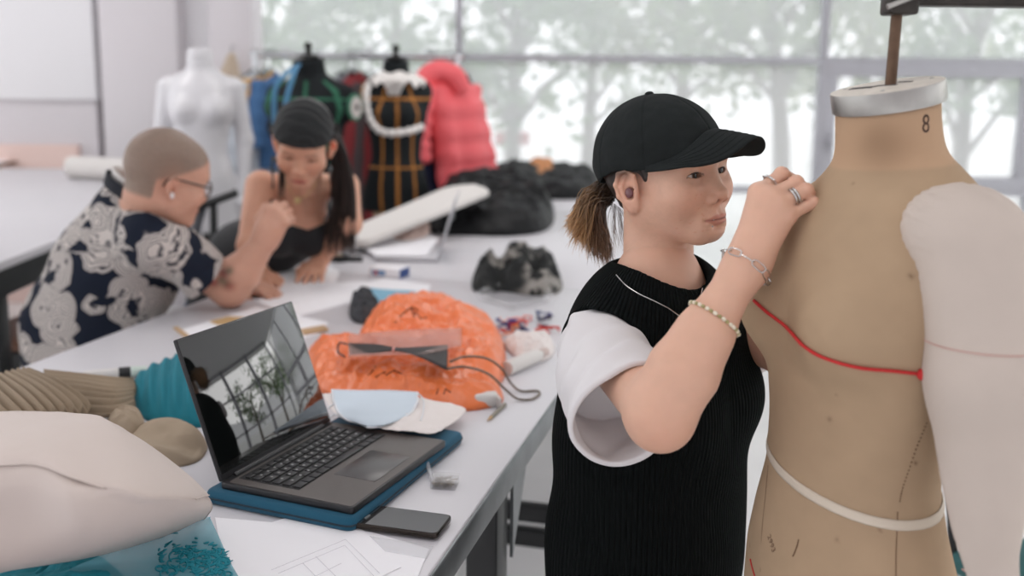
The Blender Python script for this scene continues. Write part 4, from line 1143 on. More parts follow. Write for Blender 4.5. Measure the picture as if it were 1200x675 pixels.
for k in range(420):
    t = r.uniform(-1,1); u_ = r.normal()*.012
    s = at_y(390+6*t,150+r.uniform(-6,10),3.18+u_); a_ = at_y(400+11*t,195,3.19+u_); b_ = at_y(402+15*t,240,3.21+u_*1.4); e_ = at_y(398+16*t+r.normal()*3,288+r.uniform(-14,14),3.21+u_*1.4)
    paths.append(catmull([s,a_,b_,e_],12)); rr.append(r.uniform(.0012,.0026)); k_ = r.uniform(.7,1.2); cl_.append((lin(36,29,27)*k_, lin(52,38,32)*k_))
for k in range(60):
    t = r.uniform(0,1); s = at_y(331+2*t,165,3.05); e_ = at_y(326+9*t,225+r.normal()*8,3.08); m_ = at_y(328+5*t,195,3.04)
    paths.append(catmull([s,m_,e_],9)); rr.append(.0012); cl_.append((lin(40,32,28),lin(60,44,36)))
Vh,Fh,Chh = strands(paths,rr,cl_)
link('long_hair', mesh_np('long_hair',Vh,Fh,col=Chh), m_hair, sw)
ep = at_y(391,171,3.055); B().ball(ep,(.007,.005,.012),14,10).build('earring',mat('coral_earring',lin(220,112,84),.6),sw)
# lower body
k2 = nrm(np.array([.75,-.3,0])); l2 = np.array([-k2[1],k2[0],0]); Q0 = np.array([PVs[0]-.06,PVs[1]+.05,.62])
def str_(p):
    d = chain(p,[PVs,Q0],[.125,.14],.05)
    for s in (-1,1): d = smin(d, chain(p,[Q0+l2*s*.08,Q0+l2*s*.09+k2*.38,Q0+l2*s*.09+k2*.38+np.array([0,0,-.54])],[.08,.058,.04],.02),.04)
    return d
V,Q = sdf_mesh(str_,Q0-np.array([.5,.6,.63]),Q0+np.array([.7,.6,.36]),.012)
link('trousers', mesh_np('trousers',V,Q), mat('blue_denim',lin(70,84,108),.9), sw)
for s in (-1,1):
    c0 = Q0+l2*s*.09+k2*.42; c0[2] = 0
    fsh = lambda p: smax(smin(ell(p,c0+k2*.04+np.array([0,0,.03]),(.10,.07,.045)), ell(p,c0-k2*.04+np.array([0,0,.06]),(.05,.05,.06)),.03), -p[:,2]+.001,.006)
    V,Q = sdf_mesh(fsh,c0-np.array([.2,.2,.02]),c0+np.array([.2,.2,.14]),.01); link('shoe', mesh_np('shoe',V,Q), m_tee, sw)
st2 = empty('stool', Q0*np.array([1,1,0]), 'tall stool under the woman in the black camisole', 'stool')
sc0 = Q0*np.array([1,1,0])
B().lathe([(.0,.45),(.165,.45),(.185,.46),(.188,.475),(.175,.487),(.0,.49)],sc0,36,cap=False).build('seat',m_seatpad,st2)
for k in range(4):
    a = PI/4+k*PI/2; v = np.array([math.cos(a),math.sin(a),0]); B().tube([sc0+v*.12+np.array([0,0,.45]),sc0+v*.20],.012,10).build('leg',m_blk,st2)
# ------------------------------------------------------------------ the big dress form
DF = np.array([.452, 1.215, 0]); DA = math.radians(180+17)          # it faces left, a little towards the camera
d_f = np.array([math.cos(DA), math.sin(DA), 0]); d_l = np.array([-d_f[1], d_f[0], 0])
def dw(u, v, z): return DF+d_l*u+d_f*v+np.array([0,0,z])
def db(p):
    q = p-DF.astype(np.float32); return np.stack([q@d_l.astype(np.float32), q@d_f.astype(np.float32), q[:,2]],1)
form = empty('dress_form', DF, 'large tan linen dress form marked 8, with red cord and stuffed cream arm', 'dress form')
m_linen = mat('tan_linen', lin(190,158,122), .85, spec=.2, bump=('weave',700,.25,.0006), attr=True)
m_cream = mat('cream_calico', lin(226,214,204), .9, spec=.15, bump=('weave',500,.15,.0006), attr=True)
m_tape = mat('white_tape', lin(212,199,182), .7)
m_red = mat('red_cord', lin(196,40,40), .7, bump=('noise',900,.4,.0005))
m_zinc = mat('dull_zinc', lin(176,174,170), .38, metal=.85, vary=(30,.15))
m_rust = mat('rusty_rod', lin(104,82,66), .55, metal=.6, vary=(40,.35))
NT = np.array([0,.003,1.602])                     # neck plate centre in the form's frame (u,v,z)
NTn = nrm([0,.20,1])                               # plate tilts to the front
PROF = np.array([(1.65,.061,.056,.060),(1.57,.060,.060,.061),(1.53,.057,.070,.062),(1.508,.056,.082,.068),(1.488,.069,.098,.092),(1.465,.078,.104,.122),(1.44,.093,.108,.142),
 (1.40,.108,.110,.150),(1.36,.118,.108,.151),(1.33,.122,.104,.150),(1.30,.120,.099,.147),(1.25,.117,.090,.136),(1.19,.114,.082,.122),(1.12,.116,.079,.117),
 (1.06,.125,.089,.134),(1.0,.131,.105,.151),(.92,.129,.125,.168),(.84,.122,.13,.172),(.70,.118,.125,.168)])[::-1]
_zz = np.linspace(.70,1.65,320); _pp = np.stack([np.interp(_zz,PROF[:,0],PROF[:,k]) for k in (1,2,3)],1)
for _ in range(22): _pp[1:-1] = (_pp[:-2]+_pp[1:-1]*2+_pp[2:])/4
def form_fn(p):
    q = db(p); qa = q.copy(); qa[:,0] = np.abs(qa[:,0]); z = q[:,2]
    vf, vb, hw = [np.interp(z,_zz,_pp[:,k]) for k in range(3)]
    vc = (vf-vb)/2; hb = (vf+vb)/2
    x = q[:,0]/hw; y = (q[:,1]-vc)/hb
    k0 = np.sqrt(x*x+y*y)+1e-6; k1 = np.sqrt((x/hw)**2+(y/hb)**2)+1e-6
    d = k0*(k0-1)/k1
    sl = np.clip((z-1.44)/.03,0,1)*np.clip((1.53-z)/.02,0,1); d = d*(1-.45*sl)
    d = smin(d, cone(qa,(.05,-.030,1.462),(.135,-.022,1.438),.034,.034), .05)
    d = smin(d, ell(qa,(.070,.076,1.322),(.060,.064,.062)), .035)
    pl = (q-np.asarray(NT-NTn*.022,np.float32))@NTn.astype(np.float32)
    d = smax(d, pl, .003)
    return smax(d, .74-z, .012)
V, Q = sdf_mesh(form_fn, DF+np.array([-.28,-.28,.73]), DF+np.array([.28,.28,1.64]), .0042); V = tidy(V,Q,form_fn)
q = db(V)
c = np.tile(lin(180,154,126),(len(V),1))
n1 = fbm(V*np.array([9,9,9]),31,4); n2 = fbm(V*np.array([40,40,40]),33,3)
c *= (1+.10*n1+.05*n2)[:,None]
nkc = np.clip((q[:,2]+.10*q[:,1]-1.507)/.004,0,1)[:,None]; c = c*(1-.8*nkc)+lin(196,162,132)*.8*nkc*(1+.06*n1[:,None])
nkst = np.exp(-(((q[:,0]-.045)/.03)**2+((q[:,1]-.04)/.03)**2+((q[:,2]-1.535)/.03)**2))[:,None]; c = c*(1-.5*nkst)+lin(128,100,76)*.5*nkst
for k in range(70):
    i = rng.integers(len(V)); r_ = rng.uniform(.0012,.0032); w_ = np.exp(-(np.linalg.norm(V-V[i],axis=1)/r_)**2)[:,None]*rng.uniform(.3,.7); c = c*(1-w_)+lin(98,70,52)*w_
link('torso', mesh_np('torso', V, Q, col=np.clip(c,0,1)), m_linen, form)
def on_form(px, py, lift=.001, f=form_fn):
    d_ = nrm(ray(px,py)); T = np.linspace(.8,1.7,1400); X = CAM+T[:,None]*d_; dd = f(X.astype(np.float32)); i = np.argmax(dd < lift)
    return X[i] if dd[i] < lift else None
def form_ring(z, tilt=(0,0), n=160, lift=.0006):
    """points round the form at height z (tilted plane)"""
    out = []
    for k in range(n):
        a = 2*PI*k/n; dirn = d_l*math.sin(a)+d_f*math.cos(a); ts = np.linspace(.03,.30,400)
        X = DF+np.array([0,-.0,z])+ts[:,None]*dirn; X[:,2] += ts*(math.sin(a)*tilt[0]+math.cos(a)*tilt[1])
        dd = form_fn(X.astype(np.float32)); i = np.argmax(dd > lift); out.append(X[i])
    return np.array(out)
def form_grad(P):
    P = np.asarray(P,np.float32); e = 1e-3
    g = np.stack([form_fn(P+np.eye(3,dtype=np.float32)[i]*e)-form_fn(P-np.eye(3,dtype=np.float32)[i]*e) for i in range(3)],1)
    return g/np.linalg.norm(g,axis=1)[:,None]
def tape_on(P, w, name, m, lift=.0010, closed=True, par=None):
    P = np.asarray(P); g = form_grad(P); n = len(P); G = []
    for i in range(n):
        t = nrm(P[(i+1)%n if closed else min(i+1,n-1)]-P[(i-1)%n if closed else max(i-1,0)]); s_ = np.cross(g[i], t)
        G.append([P[i]+s_*w*a+g[i]*lift*(1-.7*abs(a)*2) for a in (-.5,-.25,0,.25,.5)])
    return B().grid(np.array(G), closed_u=closed).build(name, m, par or form, sharp=None, solid=.0008)
tape_on(form_ring(1.120, (-.18,.04)), .0118, 'waist_tape', m_tape)
# red cord pinned round the bust, knotted at the side
cp = [(884,352),(900,366),(920,381),(936,398),(943,405),(960,416),(985,425),(1012,431),(1045,434),(1080,438)]
P = [on_form(*x) for x in cp]; P = [x for x in P if x is not None]
back = form_ring(1.262,(-.1,0))
g = form_grad(P); P = [a+b_*.0016 for a,b_ in zip(P,g)]
cord = B().tube(catmull(P,80), .0021, 8).build('red_cord', m_red, form, sharp=None)
kn = B(); kp = P[-1]
kn.ball(kp,(.006,.006,.007),14,10); kn.tube(catmull([kp,kp+np.array([.004,-.006,-.006]),kp+np.array([.004,-.005,-.014])],8),.0018,8); kn.build('cord_knot', m_red, cord)
# lower red thread at the hip
hp = [on_form(*x) for x in ((879,655),(881,664),(884,674),(888,690))]; hp = [x for x in hp if x is not None]
if len(hp) > 2: B().tube(catmull(hp,14), .0009, 6).build('red_thread', m_red, form, sharp=None)
# seams
m_seam = mat('seam_thread', lin(112,84,62), .9)
def seam(pts, r_, name, dash=0):
    P = [on_form(*x,lift=.0004) for x in pts]; P = [x for x in P if x is not None]
    if len(P) < 2: return
    P = catmull(P, max(20,len(P)*14)); b = B()
    if dash:
        for i in range(0,len(P)-2,3): b.tube(P[i:i+2], r_, 5)
    else: b.tube(P, r_, 5)
    b.build(name, m_seam, form, sharp=None)
seam([(1086,495),(1076,520),(1066,548),(1058,572),(1054,590)], .0010, 'seam', 1)
seam([(1052,600),(1051,625),(1050,650),(1050,680),(1050,700)], .0007, 'seam')
seam([(900,545),(897,580),(893,620),(891,670)], .00035, 'seam')
seam([(936,632),(934,640),(931,648),(929,652)], .0009, 'ink_mark')
# printed marks
def ink_text(txt, px, py, size, tilt, name, col, squash=1.0):
    p0 = on_form(px,py,.0003); n_ = form_grad([p0])[0]
    cu = bpy.data.curves.new(name,'FONT'); cu.body = txt; cu.size = size; cu.extrude = .0002; cu.align_x = 'CENTER'; cu.align_y = 'CENTER'
    tmp = bpy.data.objects.new('tmp',cu); COL.objects.link(tmp); dg = bpy.context.evaluated_depsgraph_get()
    me = bpy.data.meshes.new_from_object(tmp.evaluated_get(dg)); bpy.data.objects.remove(tmp)
    up = np.array([0,0,1.0]); x_ = nrm(np.cross(up,n_)); y_ = np.cross(n_,x_); ca,sa = math.cos(tilt),math.sin(tilt); x_,y_ = x_*ca+y_*sa, y_*ca-x_*sa
    bm = bmesh.new(); bm.from_mesh(me); bmesh.ops.subdivide_edges(bm, edges=[e for e in bm.edges if e.calc_length()>.003], cuts=2, use_grid_fill=True)
    co = np.array([v.co for v in bm.verts]); W_ = p0+co[:,:1]*squash*x_+co[:,1:2]*y_
    for _ in range(3):
        dd = form_fn(W_.astype(np.float32))-.0003; W_ = W_-dd[:,None]*n_
    W_ = W_+co[:,2:3]*n_
    for v,w_ in zip(bm.verts,W_): v.co = w_
    bm.to_mesh(me); bm.free(); return link(name, me, col, form)
m_ink = mat('brown_ink', lin(74,52,42), .8); m_ink2 = mat('faded_ink', lin(122,96,76), .85)
ink_text('8', 1085,146, .030, .05, 'size_number', m_ink, .78)
ink_text('2993', 904,637, .0125, -.75, 'stamped_number', m_ink2, .9)
ink_text('FORM', 886,668, .011, -.75, 'stamped_number', m_ink2, .9) if False else None
# neck plate
pa = frame(d_l*NTn[0]+d_f*NTn[1]+np.array([0,0,NTn[2]]), up=d_f)[[1,2,0]]; pc = dw(*NT)
b = B(); b.lathe([(.0655,-.0245),(.0662,-.021),(.0662,-.003),(.0654,0)], pc, 56, pa, cap=False); b.build('neck_collar', m_zinc, form)
m_plate = mat('painted_plate', lin(206,198,186), .55, vary=(60,.12))
b = B(); b.lathe([(.0654,0),(.0560,.0012),(.0,.0012)], pc, 56, pa, cap=False); plate = b.build('neck_plate', m_plate, form)
for (u,v,l,w_,a_) in ((.022,.026,.030,.013,.5),(.002,-.004,.026,.005,.3),(-.022,-.01,.020,.0045,.2),(.010,.012,.012,.007,1.2)):
    sa_ = np.array([pa[0]*math.cos(a_)+pa[1]*math.sin(a_), -pa[0]*math.sin(a_)+pa[1]*math.cos(a_), pa[2]])
    B().box(pc+pa[0]*v*.8+pa[1]*u*.9+pa[2]*.0012,(l,w_,.0012),sa_).build('slot', m_dark, plate, bevel=.0005)
for an in (.6,2.4,4.2): B().ball(pc+(pa[0]*math.cos(an)+pa[1]*math.sin(an))*.051+pa[2]*.0012,(.003,.003,.0012),10,6,pa).build('rivet', m_zinc, plate)
# hanging rod and gallows bracket overhead
rt = at_y(1051,22,1.215); rb = pc+pa[2]*.0
B().tube([rb+np.array([.004,0,-.01]), rt+np.array([0,0,.03])], .0066, 16).build('hanging_rod', m_rust, form)
m_brk = mat('painted_bracket', lin(58,54,50), .45, metal=.5, vary=(30,.3))
gal = empty('hanging_bracket', np.array([1.6,1.25,0]), 'dark metal gallows bracket overhead holding the dress form rod', 'bracket')
B().box(rt+np.array([.002,0,.035]),(.034,.04,.062)).build('rod_clamp', m_brk, gal, bevel=.004)
for k in range(3): B().tube([rt+np.array([-.02,-.021,.012+.014*k]), rt+np.array([.024,-.021,.030+.014*k])], .0035, 8).build('clamp_wire', m_zinc, gal)
ba = rt+np.array([.0,0,.022])
B().box((ba+np.array([1.6,1.25,ba[2]]))/2*np.array([1,1,0])+np.array([0,0,ba[2]+.008]),(1.6-ba[0]+.02,.035,.03),frame((1.6-ba[0],1.25-ba[1],0))).build('arm', m_brk, gal, bevel=.003)
B().box((1.6,1.25,(ba[2]+.02)/2),(.05,.05,ba[2]+.02)).build('post', m_brk, gal, bevel=.004)
B().box((1.6,1.25,.015),(.4,.4,.03)).build('base', m_brk, gal, bevel=.006)
# stuffed arm pinned at the left shoulder
m_pink = mat('pink_pencil', lin(206,160,150), .9)
A0 = dw(.146,-.008,1.432); A1 = dw(.172,-.020,1.282); A2 = dw(.170,-.026,1.037); A3 = dw(.166,-.036,.80)
def sarm(p):
    q = db(p)
    d = chain(p, [A0, A1, A2, A3], [.062,.0585,.0440,.040], .03)
    d = smin(d, ell(q,(.122,.004,1.452),(.035,.050,.038)), .03)
    zt_ = np.clip((q[:,2]-1.36)/.05,0,1)
    d = d+.0016*np.sin(np.arctan2(q[:,1]-.005,q[:,2]-1.43)*30+5*fbm(p*np.float32(30),44,2))*zt_*np.clip((.16-q[:,0])/.03,0,1)*(.6+.6*fbm(p*np.float32(25),45,2))+.0022*fbm(p*np.float32(13),41,3)
    cut = (p-dw(.100,0,1.40).astype(np.float32))@nrm(-d_l*1-np.array([0,0,.30])).astype(np.float32)
    d = smax(d, cut, .008)
    return smax(d, .77-q[:,2], .02)
V, Q = sdf_mesh(sarm, np.minimum(A0,A3)-.11, np.maximum(A0,A3)+.11, .0036); V = tidy(V,Q,sarm,1)
q = db(V); c = np.tile(lin(204,191,181),(len(V),1))*(1+.03*fbm(V*30,5,3))[:,None]
AZ = np.array([.80,1.037,1.282,1.436]); uu = np.interp(q[:,2],AZ,[.166,.170,.172,.146]); vv = np.interp(q[:,2],AZ,[-.03,-.02,-.002,.006]); ra = np.interp(q[:,2],AZ,[.042,.0455,.0575,.053])
sa_o = link('stuffed_arm', mesh_np('stuffed_arm', V, Q, col=c), m_cream, form)
def on_arm(c0, dirn):
    ts = np.linspace(.01,.12,240); X = np.asarray(c0)+ts[:,None]*dirn; dd = sarm(X.astype(np.float32)); i = np.argmax(dd > .0004); return X[i]
def acen(z): return dw(float(np.interp(z,AZ,[.166,.170,.172,.146])), float(np.interp(z,AZ,[-.036,-.026,-.020,-.008])), z)
pk = B()
for z0_,tl in ((1.327,.0),(1.055,.10)):
    lp2 = [];
    for a in np.linspace(0,2*PI,61):
        dn_ = d_l*math.cos(a)+d_f*math.sin(a); lp2.append(on_arm(acen(z0_)+np.array([0,0,tl*.05*math.sin(a)]),dn_))
    pk.tube(lp2,.0006,5,caps=False)
lp2 = [on_arm(acen(z),nrm(d_l*math.cos(-.62)+d_f*math.sin(-.62))) for z in np.linspace(.80,1.42,60)]
pk.tube(lp2,.0006,5); pk.build('pencil_line', m_pink, sa_o, sharp=None)
# stand under the form
m_iron = mat('cast_iron', lin(48,47,46), .5, metal=.7)
B().tube([dw(0,-.01,.10),dw(0,-.01,.78)], .016, 16).build('stand_pole', m_iron, form)
for k in range(4):
    a = PI/4+k*PI/2; v = np.array([math.cos(a),math.sin(a),0])
    B().tube(catmull([dw(0,-.01,.16),dw(0,-.01,.15)+v*.1,dw(0,-.01,.06)+v*.22,dw(0,-.01,.035)+v*.28],12), list(np.linspace(.016,.011,12)), 10).build('stand_leg', m_iron, form)
    B().ball(dw(0,-.01,.022)+v*.29,(.022,.022,.022),12,8).build('caster', m_blk, form)
# ------------------------------------------------------------------ dress forms by the window
def small_form(name, px, pz, Y, yaw, S, ztop, label, mat_, colf, zcut=.80, sh=1.0):
    """a tailor's form built on the same body shape: ztop = height of the neck plate"""
    loc = np.array([at_y(px,pz,Y)[0], Y, 0]); dz = ztop-1.592*S
    e = empty(name, loc, label, 'dress form', 'tailor forms by the window')
    ca,sa = math.cos(yaw),math.sin(yaw); Rz = np.array([[ca,-sa,0],[sa,ca,0],[0,0,1]]); R0 = np.array([d_l,d_f,(0,0,1)]).T     # form frame -> world of the big form
    def back(p): 
        q = (p-loc.astype(np.float32)-np.float32([0,0,dz]))@Rz.astype(np.float32)/S        # -> (fwd,left,z)
        return (DF+q[:,1:2]*d_l+q[:,0:1]*d_f+q[:,2:3]*np.array([0,0,1.0])).astype(np.float32)
    def fn(p):
        b_ = back(p); q_ = db(b_); qa_ = q_.copy(); qa_[:,0] = np.abs(qa_[:,0])
        return smax(smin(form_fn(b_), chain(qa_,[(.07,-.012,1.462),(.085+.065*sh,-.008,1.440),(.088+.070*sh,-.004,1.395)],[.034,.040,.050],.02),.04)*S, dz+zcut*S-p[:,2], .006)
    V,Q = sdf_mesh(fn, loc+np.array([-.3*S,-.3*S,dz+(zcut-.03)*S]), loc+np.array([.3*S,.3*S,ztop+.05]), .008*S); V = tidy(V,Q,fn,1)
    q = db(back(V.astype(np.float32)))
    link('torso', mesh_np('torso',V,Q,col=colf(q)), mat_, e)
    W = lambda u,v,z: loc+Rz@np.array([v,u,z])*S+np.array([0,0,dz])
    return e, W, fn, loc, dz
m_fm = mat('form_cover', (.8,.8,.8), .85, attr=True, spec=.2)
def lines(q, zs, angs, base, tape, w=.006):
    c = np.tile(base,(len(q),1)); an = np.arctan2(q[:,0],q[:,1]); rad = np.hypot(q[:,0],q[:,1]); hit = np.zeros(len(q))
    for z in zs: hit = np.maximum(hit, np.clip((w-np.abs(q[:,2]-z))/.003+.5,0,1))
    for a in angs: hit = np.maximum(hit, np.clip((w-np.abs(((an-a+PI)%(2*PI))-PI)*rad)/.003+.5,0,1)*(q[:,2]<1.50))
    return c*(1-hit[:,None])+tape*hit[:,None]
def stand(e, loc, z):
    B().tube([loc+np.array([0,0,.04]),loc+np.array([0,0,z])],.018,12).build('stand_pole',m_iron,e)
    B().lathe([(0,0),(.20,0),(.20,.015),(.05,.035),(.02,.06),(0,.06)],loc,32,cap=False).build('stand_base',m_iron,e)
def knob(e, W, m):
    B().lathe([(.052,1.592),(.045,1.602),(.016,1.606),(.013,1.63),(.020,1.640),(.018,1.655),(.006,1.664),(0,1.665)],(0,0,0),20,cap=False)
    b = B().lathe([(.050,0),(.045,.010),(.016,.014),(.012,.035),(.020,.046),(.018,.060),(.006,.068),(0,.069)],W(0,0,1.590),20,cap=False); b.build('neck_knob',m,e)
m_wood = mat('pale_wood', lin(196,164,126), .6, vary=(14,.15))
# green-taped form
e,W,fn,loc,dz = small_form('tailor_form',362,95,4.7,math.radians(-112),1.20,wz(358,66,4.7),'black tailor form taped in green, round grey armhole plate, behind the seated woman',m_fm,
    lambda q: lines(q,(1.25,1.43),(-.42,.42,1.3,-1.3,PI),lin(30,33,35),lin(58,112,88),.0055)); stand(e,loc,dz+1.0); knob(e,W,m_iron)
m_plate_g = mat('grey_plate', lin(196,188,184), .6)
def armplate(e, W, side, m, rim, u=.203):
    ax = nrm(W(side,0,1.43)-W(0,0,1.43)); c = W(side*u,-.004,1.400); f = frame(ax)[[1,2,0]]
    o = B().lathe([(0,-.004),(.050,-.004),(.050,.006),(.016,.008),(0,.004)],c,28,f,cap=False).build('arm_plate',m,e)
    B().lathe([(.050,-.004),(.062,-.006),(.062,.004),(.050,.007)],c,28,f,cap=False).build('plate_rim',rim,o)
    B().lathe([(0,.008),(.013,.008),(.013,.012),(0,.012)],c,16,f,cap=False).build('plate_bolt',m_iron,o)
m_green = mat('green_tape', lin(58,112,88), .8); armplate(e,W,1,m_plate_g,m_green)
B().box(W(.0,.045,1.535),(.05*1.2,.004,.040),frame(W(1,0,0)-W(0,0,0))).build('size_label',m_pale,e,bevel=.001)
# blue measuring tape over its shoulder
m_blue = mat('blue_tape', lin(78,134,172), .6)
t = empty('measuring_tape', loc+np.array([0,0,1.2]), 'blue measuring tape hung over the shoulder of the green-taped form', 'measuring tape')
def hang(pts, w_, m, name, par, thick=.0015):
    P = catmull(pts,40); G = []
    for i,p in enumerate(P):
        tt = nrm(P[min(i+1,39)]-P[max(i-1,0)]); sd = nrm(np.cross(tt,(0,-1,.2))); G.append([p-sd*w_/2,p,p+sd*w_/2])
    return B().grid(np.array(G)).build(name,m,par,sharp=None,solid=thick)
yf = loc[1]-.16*1.2
hang([at_y(352,72,loc[1]-.02),at_y(346,82,yf+.02),at_y(340,100,yf-.02),at_y(335,122,yf-.03),at_y(334,150,yf-.02),at_y(336,190,yf)],.022,m_blue,'tape_strip',t)
hang([at_y(350,74,loc[1]-.0),at_y(338,84,yf+.05),at_y(324,100,yf+.01),at_y(321,125,yf+.01),at_y(323,160,yf+.02)],.022,m_blue,'tape_strip',t)
# orange-taped form
e,W,fn,loc,dz = small_form('tailor_form',464,95,4.95,math.radians(-88),1.02,wz(464,68,4.95),'black tailor form taped in orange with white ruffled collar, beside the coral jacket',m_fm,
    lambda q: lines(q,(1.40,1.075),(-.50,.12,.75,-1.5,PI),lin(32,36,38),lin(190,128,66),.0055),zcut=.86,sh=.25); stand(e,loc,dz+1.0)
B().lathe([(0,-.05),(.10,-.05),(.13,.0),(.0,.0)],W(0,0,.86),24,cap=False).build('wooden_base',m_wood,e)
knob(e,W,m_iron); armplate(e,W,-1,m_pale,m_wood,.155)
ruf = empty('ruffled_collar', W(0,0,1.5), 'white ruffled collar round the neck of the orange-taped form', 'collar')
m_ruf = mat('white_gauze', lin(232,228,224), .9)
b = B(); G = []
for i in range(120):
    a = 2*PI*i/120; row = []
    for j in range(8):
        v = j/7; r_ = .066+.060*v; zz = 1.525-.055*v+.014*v*math.sin(a*13+v)+.006*math.sin(a*5); row.append(W(r_*math.sin(a)*1.15,r_*math.cos(a),zz))
    G.append(row)
B().grid(np.array(G),closed_u=True).build('ruffle',m_ruf,ruf,sharp=None,solid=.003)
G = []
for i in range(24):
    u = -.05+.1*i/23; G.append([W(u*(1-.5*j/7),.108+.012*math.sin(i*1.7+j),1.49-.075*j/7) for j in range(8)])
B().grid(np.array(G)).build('jabot',m_ruf,ruf,sharp=None,solid=.003)
gar = empty('braided_belt', W(0,0,1.1), 'cream padded braid looped over the arm and waist of the orange-taped form', 'belt')
bp = [at_y(431,100,4.80),at_y(429,118,4.76),at_y(433,138,4.74),at_y(443,152,4.72),at_y(458,156,4.70),at_y(478,154,4.72),at_y(494,149,4.79)]
P = catmull(bp,60); B().tube(P,[.016+.004*math.sin(i*1.3) for i in range(60)],10).build('braid',m_ruf,gar,sharp=None)
# white mannequin with arms
m_gloss = mat('white_mannequin', lin(226,225,228), .3, coat=.2)
Yw = 5.2; ztp = wz(238,62,Yw)
loc = np.array([at_y(236,120,Yw)[0],Yw,0]); dz = ztp-1.592*1.08; yaw = math.radians(-80); ca,sa = math.cos(yaw),math.sin(yaw); Rz = np.array([[ca,-sa,0],[sa,ca,0],[0,0,1]])
e = empty('mannequin', loc, 'glossy white headless mannequin with arms, standing by the white pillar', 'mannequin')
Ww = lambda u,v,z: loc+Rz@np.array([v,u,z])*1.08+np.array([0,0,dz])
def wfn(p):
    q = (p-loc.astype(np.float32)-np.float32([0,0,dz]))@Rz.astype(np.float32)/1.08
    P_ = (DF+q[:,1:2]*d_l+q[:,0:1]*d_f+q[:,2:3]*np.array([0,0,1.0])).astype(np.float32)
    d = form_fn(P_)*1.08; qa = np.stack([np.abs(q[:,1]),q[:,0],q[:,2]],1)
    d = smin(d, chain(qa,[(.155,-.02,1.43),(.195,-.03,1.18),(.185,.03,.95)],[.048,.040,.026],.02)*1.08,.02)
    d = smin(d, chain(qa,[(.185,.03,.95),(.178,.045,.88),(.172,.05,.81)],[.026,.026,.012],.02)*1.08,.02)
    return d
V,Q = sdf_mesh(wfn,loc+np.array([-.36,-.36,dz+.74*1.08]),loc+np.array([.36,.36,ztp+.05]),.008); link('torso',mesh_np('torso',V,Q),m_gloss,e)
B().lathe([(.062,-.03),(.062,.0),(.055,.012),(0,.014)],Ww(0,0,1.60),28,cap=False).build('neck_cap',m_gloss,e); stand(e,loc,dz+.9)
# beige cloth figure on the pillar
p = at_y(271,88,6.98)
e = empty('hanging_cloth', p, 'small beige cloth bundle hanging on the white pillar behind the mannequin', 'cloth')
m_beige = mat('beige_cloth', lin(196,178,158), .9)
fn = lambda q: smin(smin(ell(q,p+np.array([.02,-.05,.10]),(.035,.03,.05)), ell(q,p+np.array([-.01,-.05,-.02]),(.06,.04,.10)),.05), chain(q,[p+np.array([.03,-.05,.04]),p+np.array([.07,-.05,-.06]),p+np.array([.08,-.05,-.15])],[.03,.025,.015]),.03)+.012*fbm(q*np.float32(25),3,2)
V,Q = sdf_mesh(fn,p-.26,p+.26,.009); link('cloth',mesh_np('cloth',V,Q),m_beige,e); B().tube([p+np.array([.02,-.05,.13]),p+np.array([.02,-.05,.19]),p+np.array([.02,.05,.20])],.004,6).build('hook',m_steel,e)

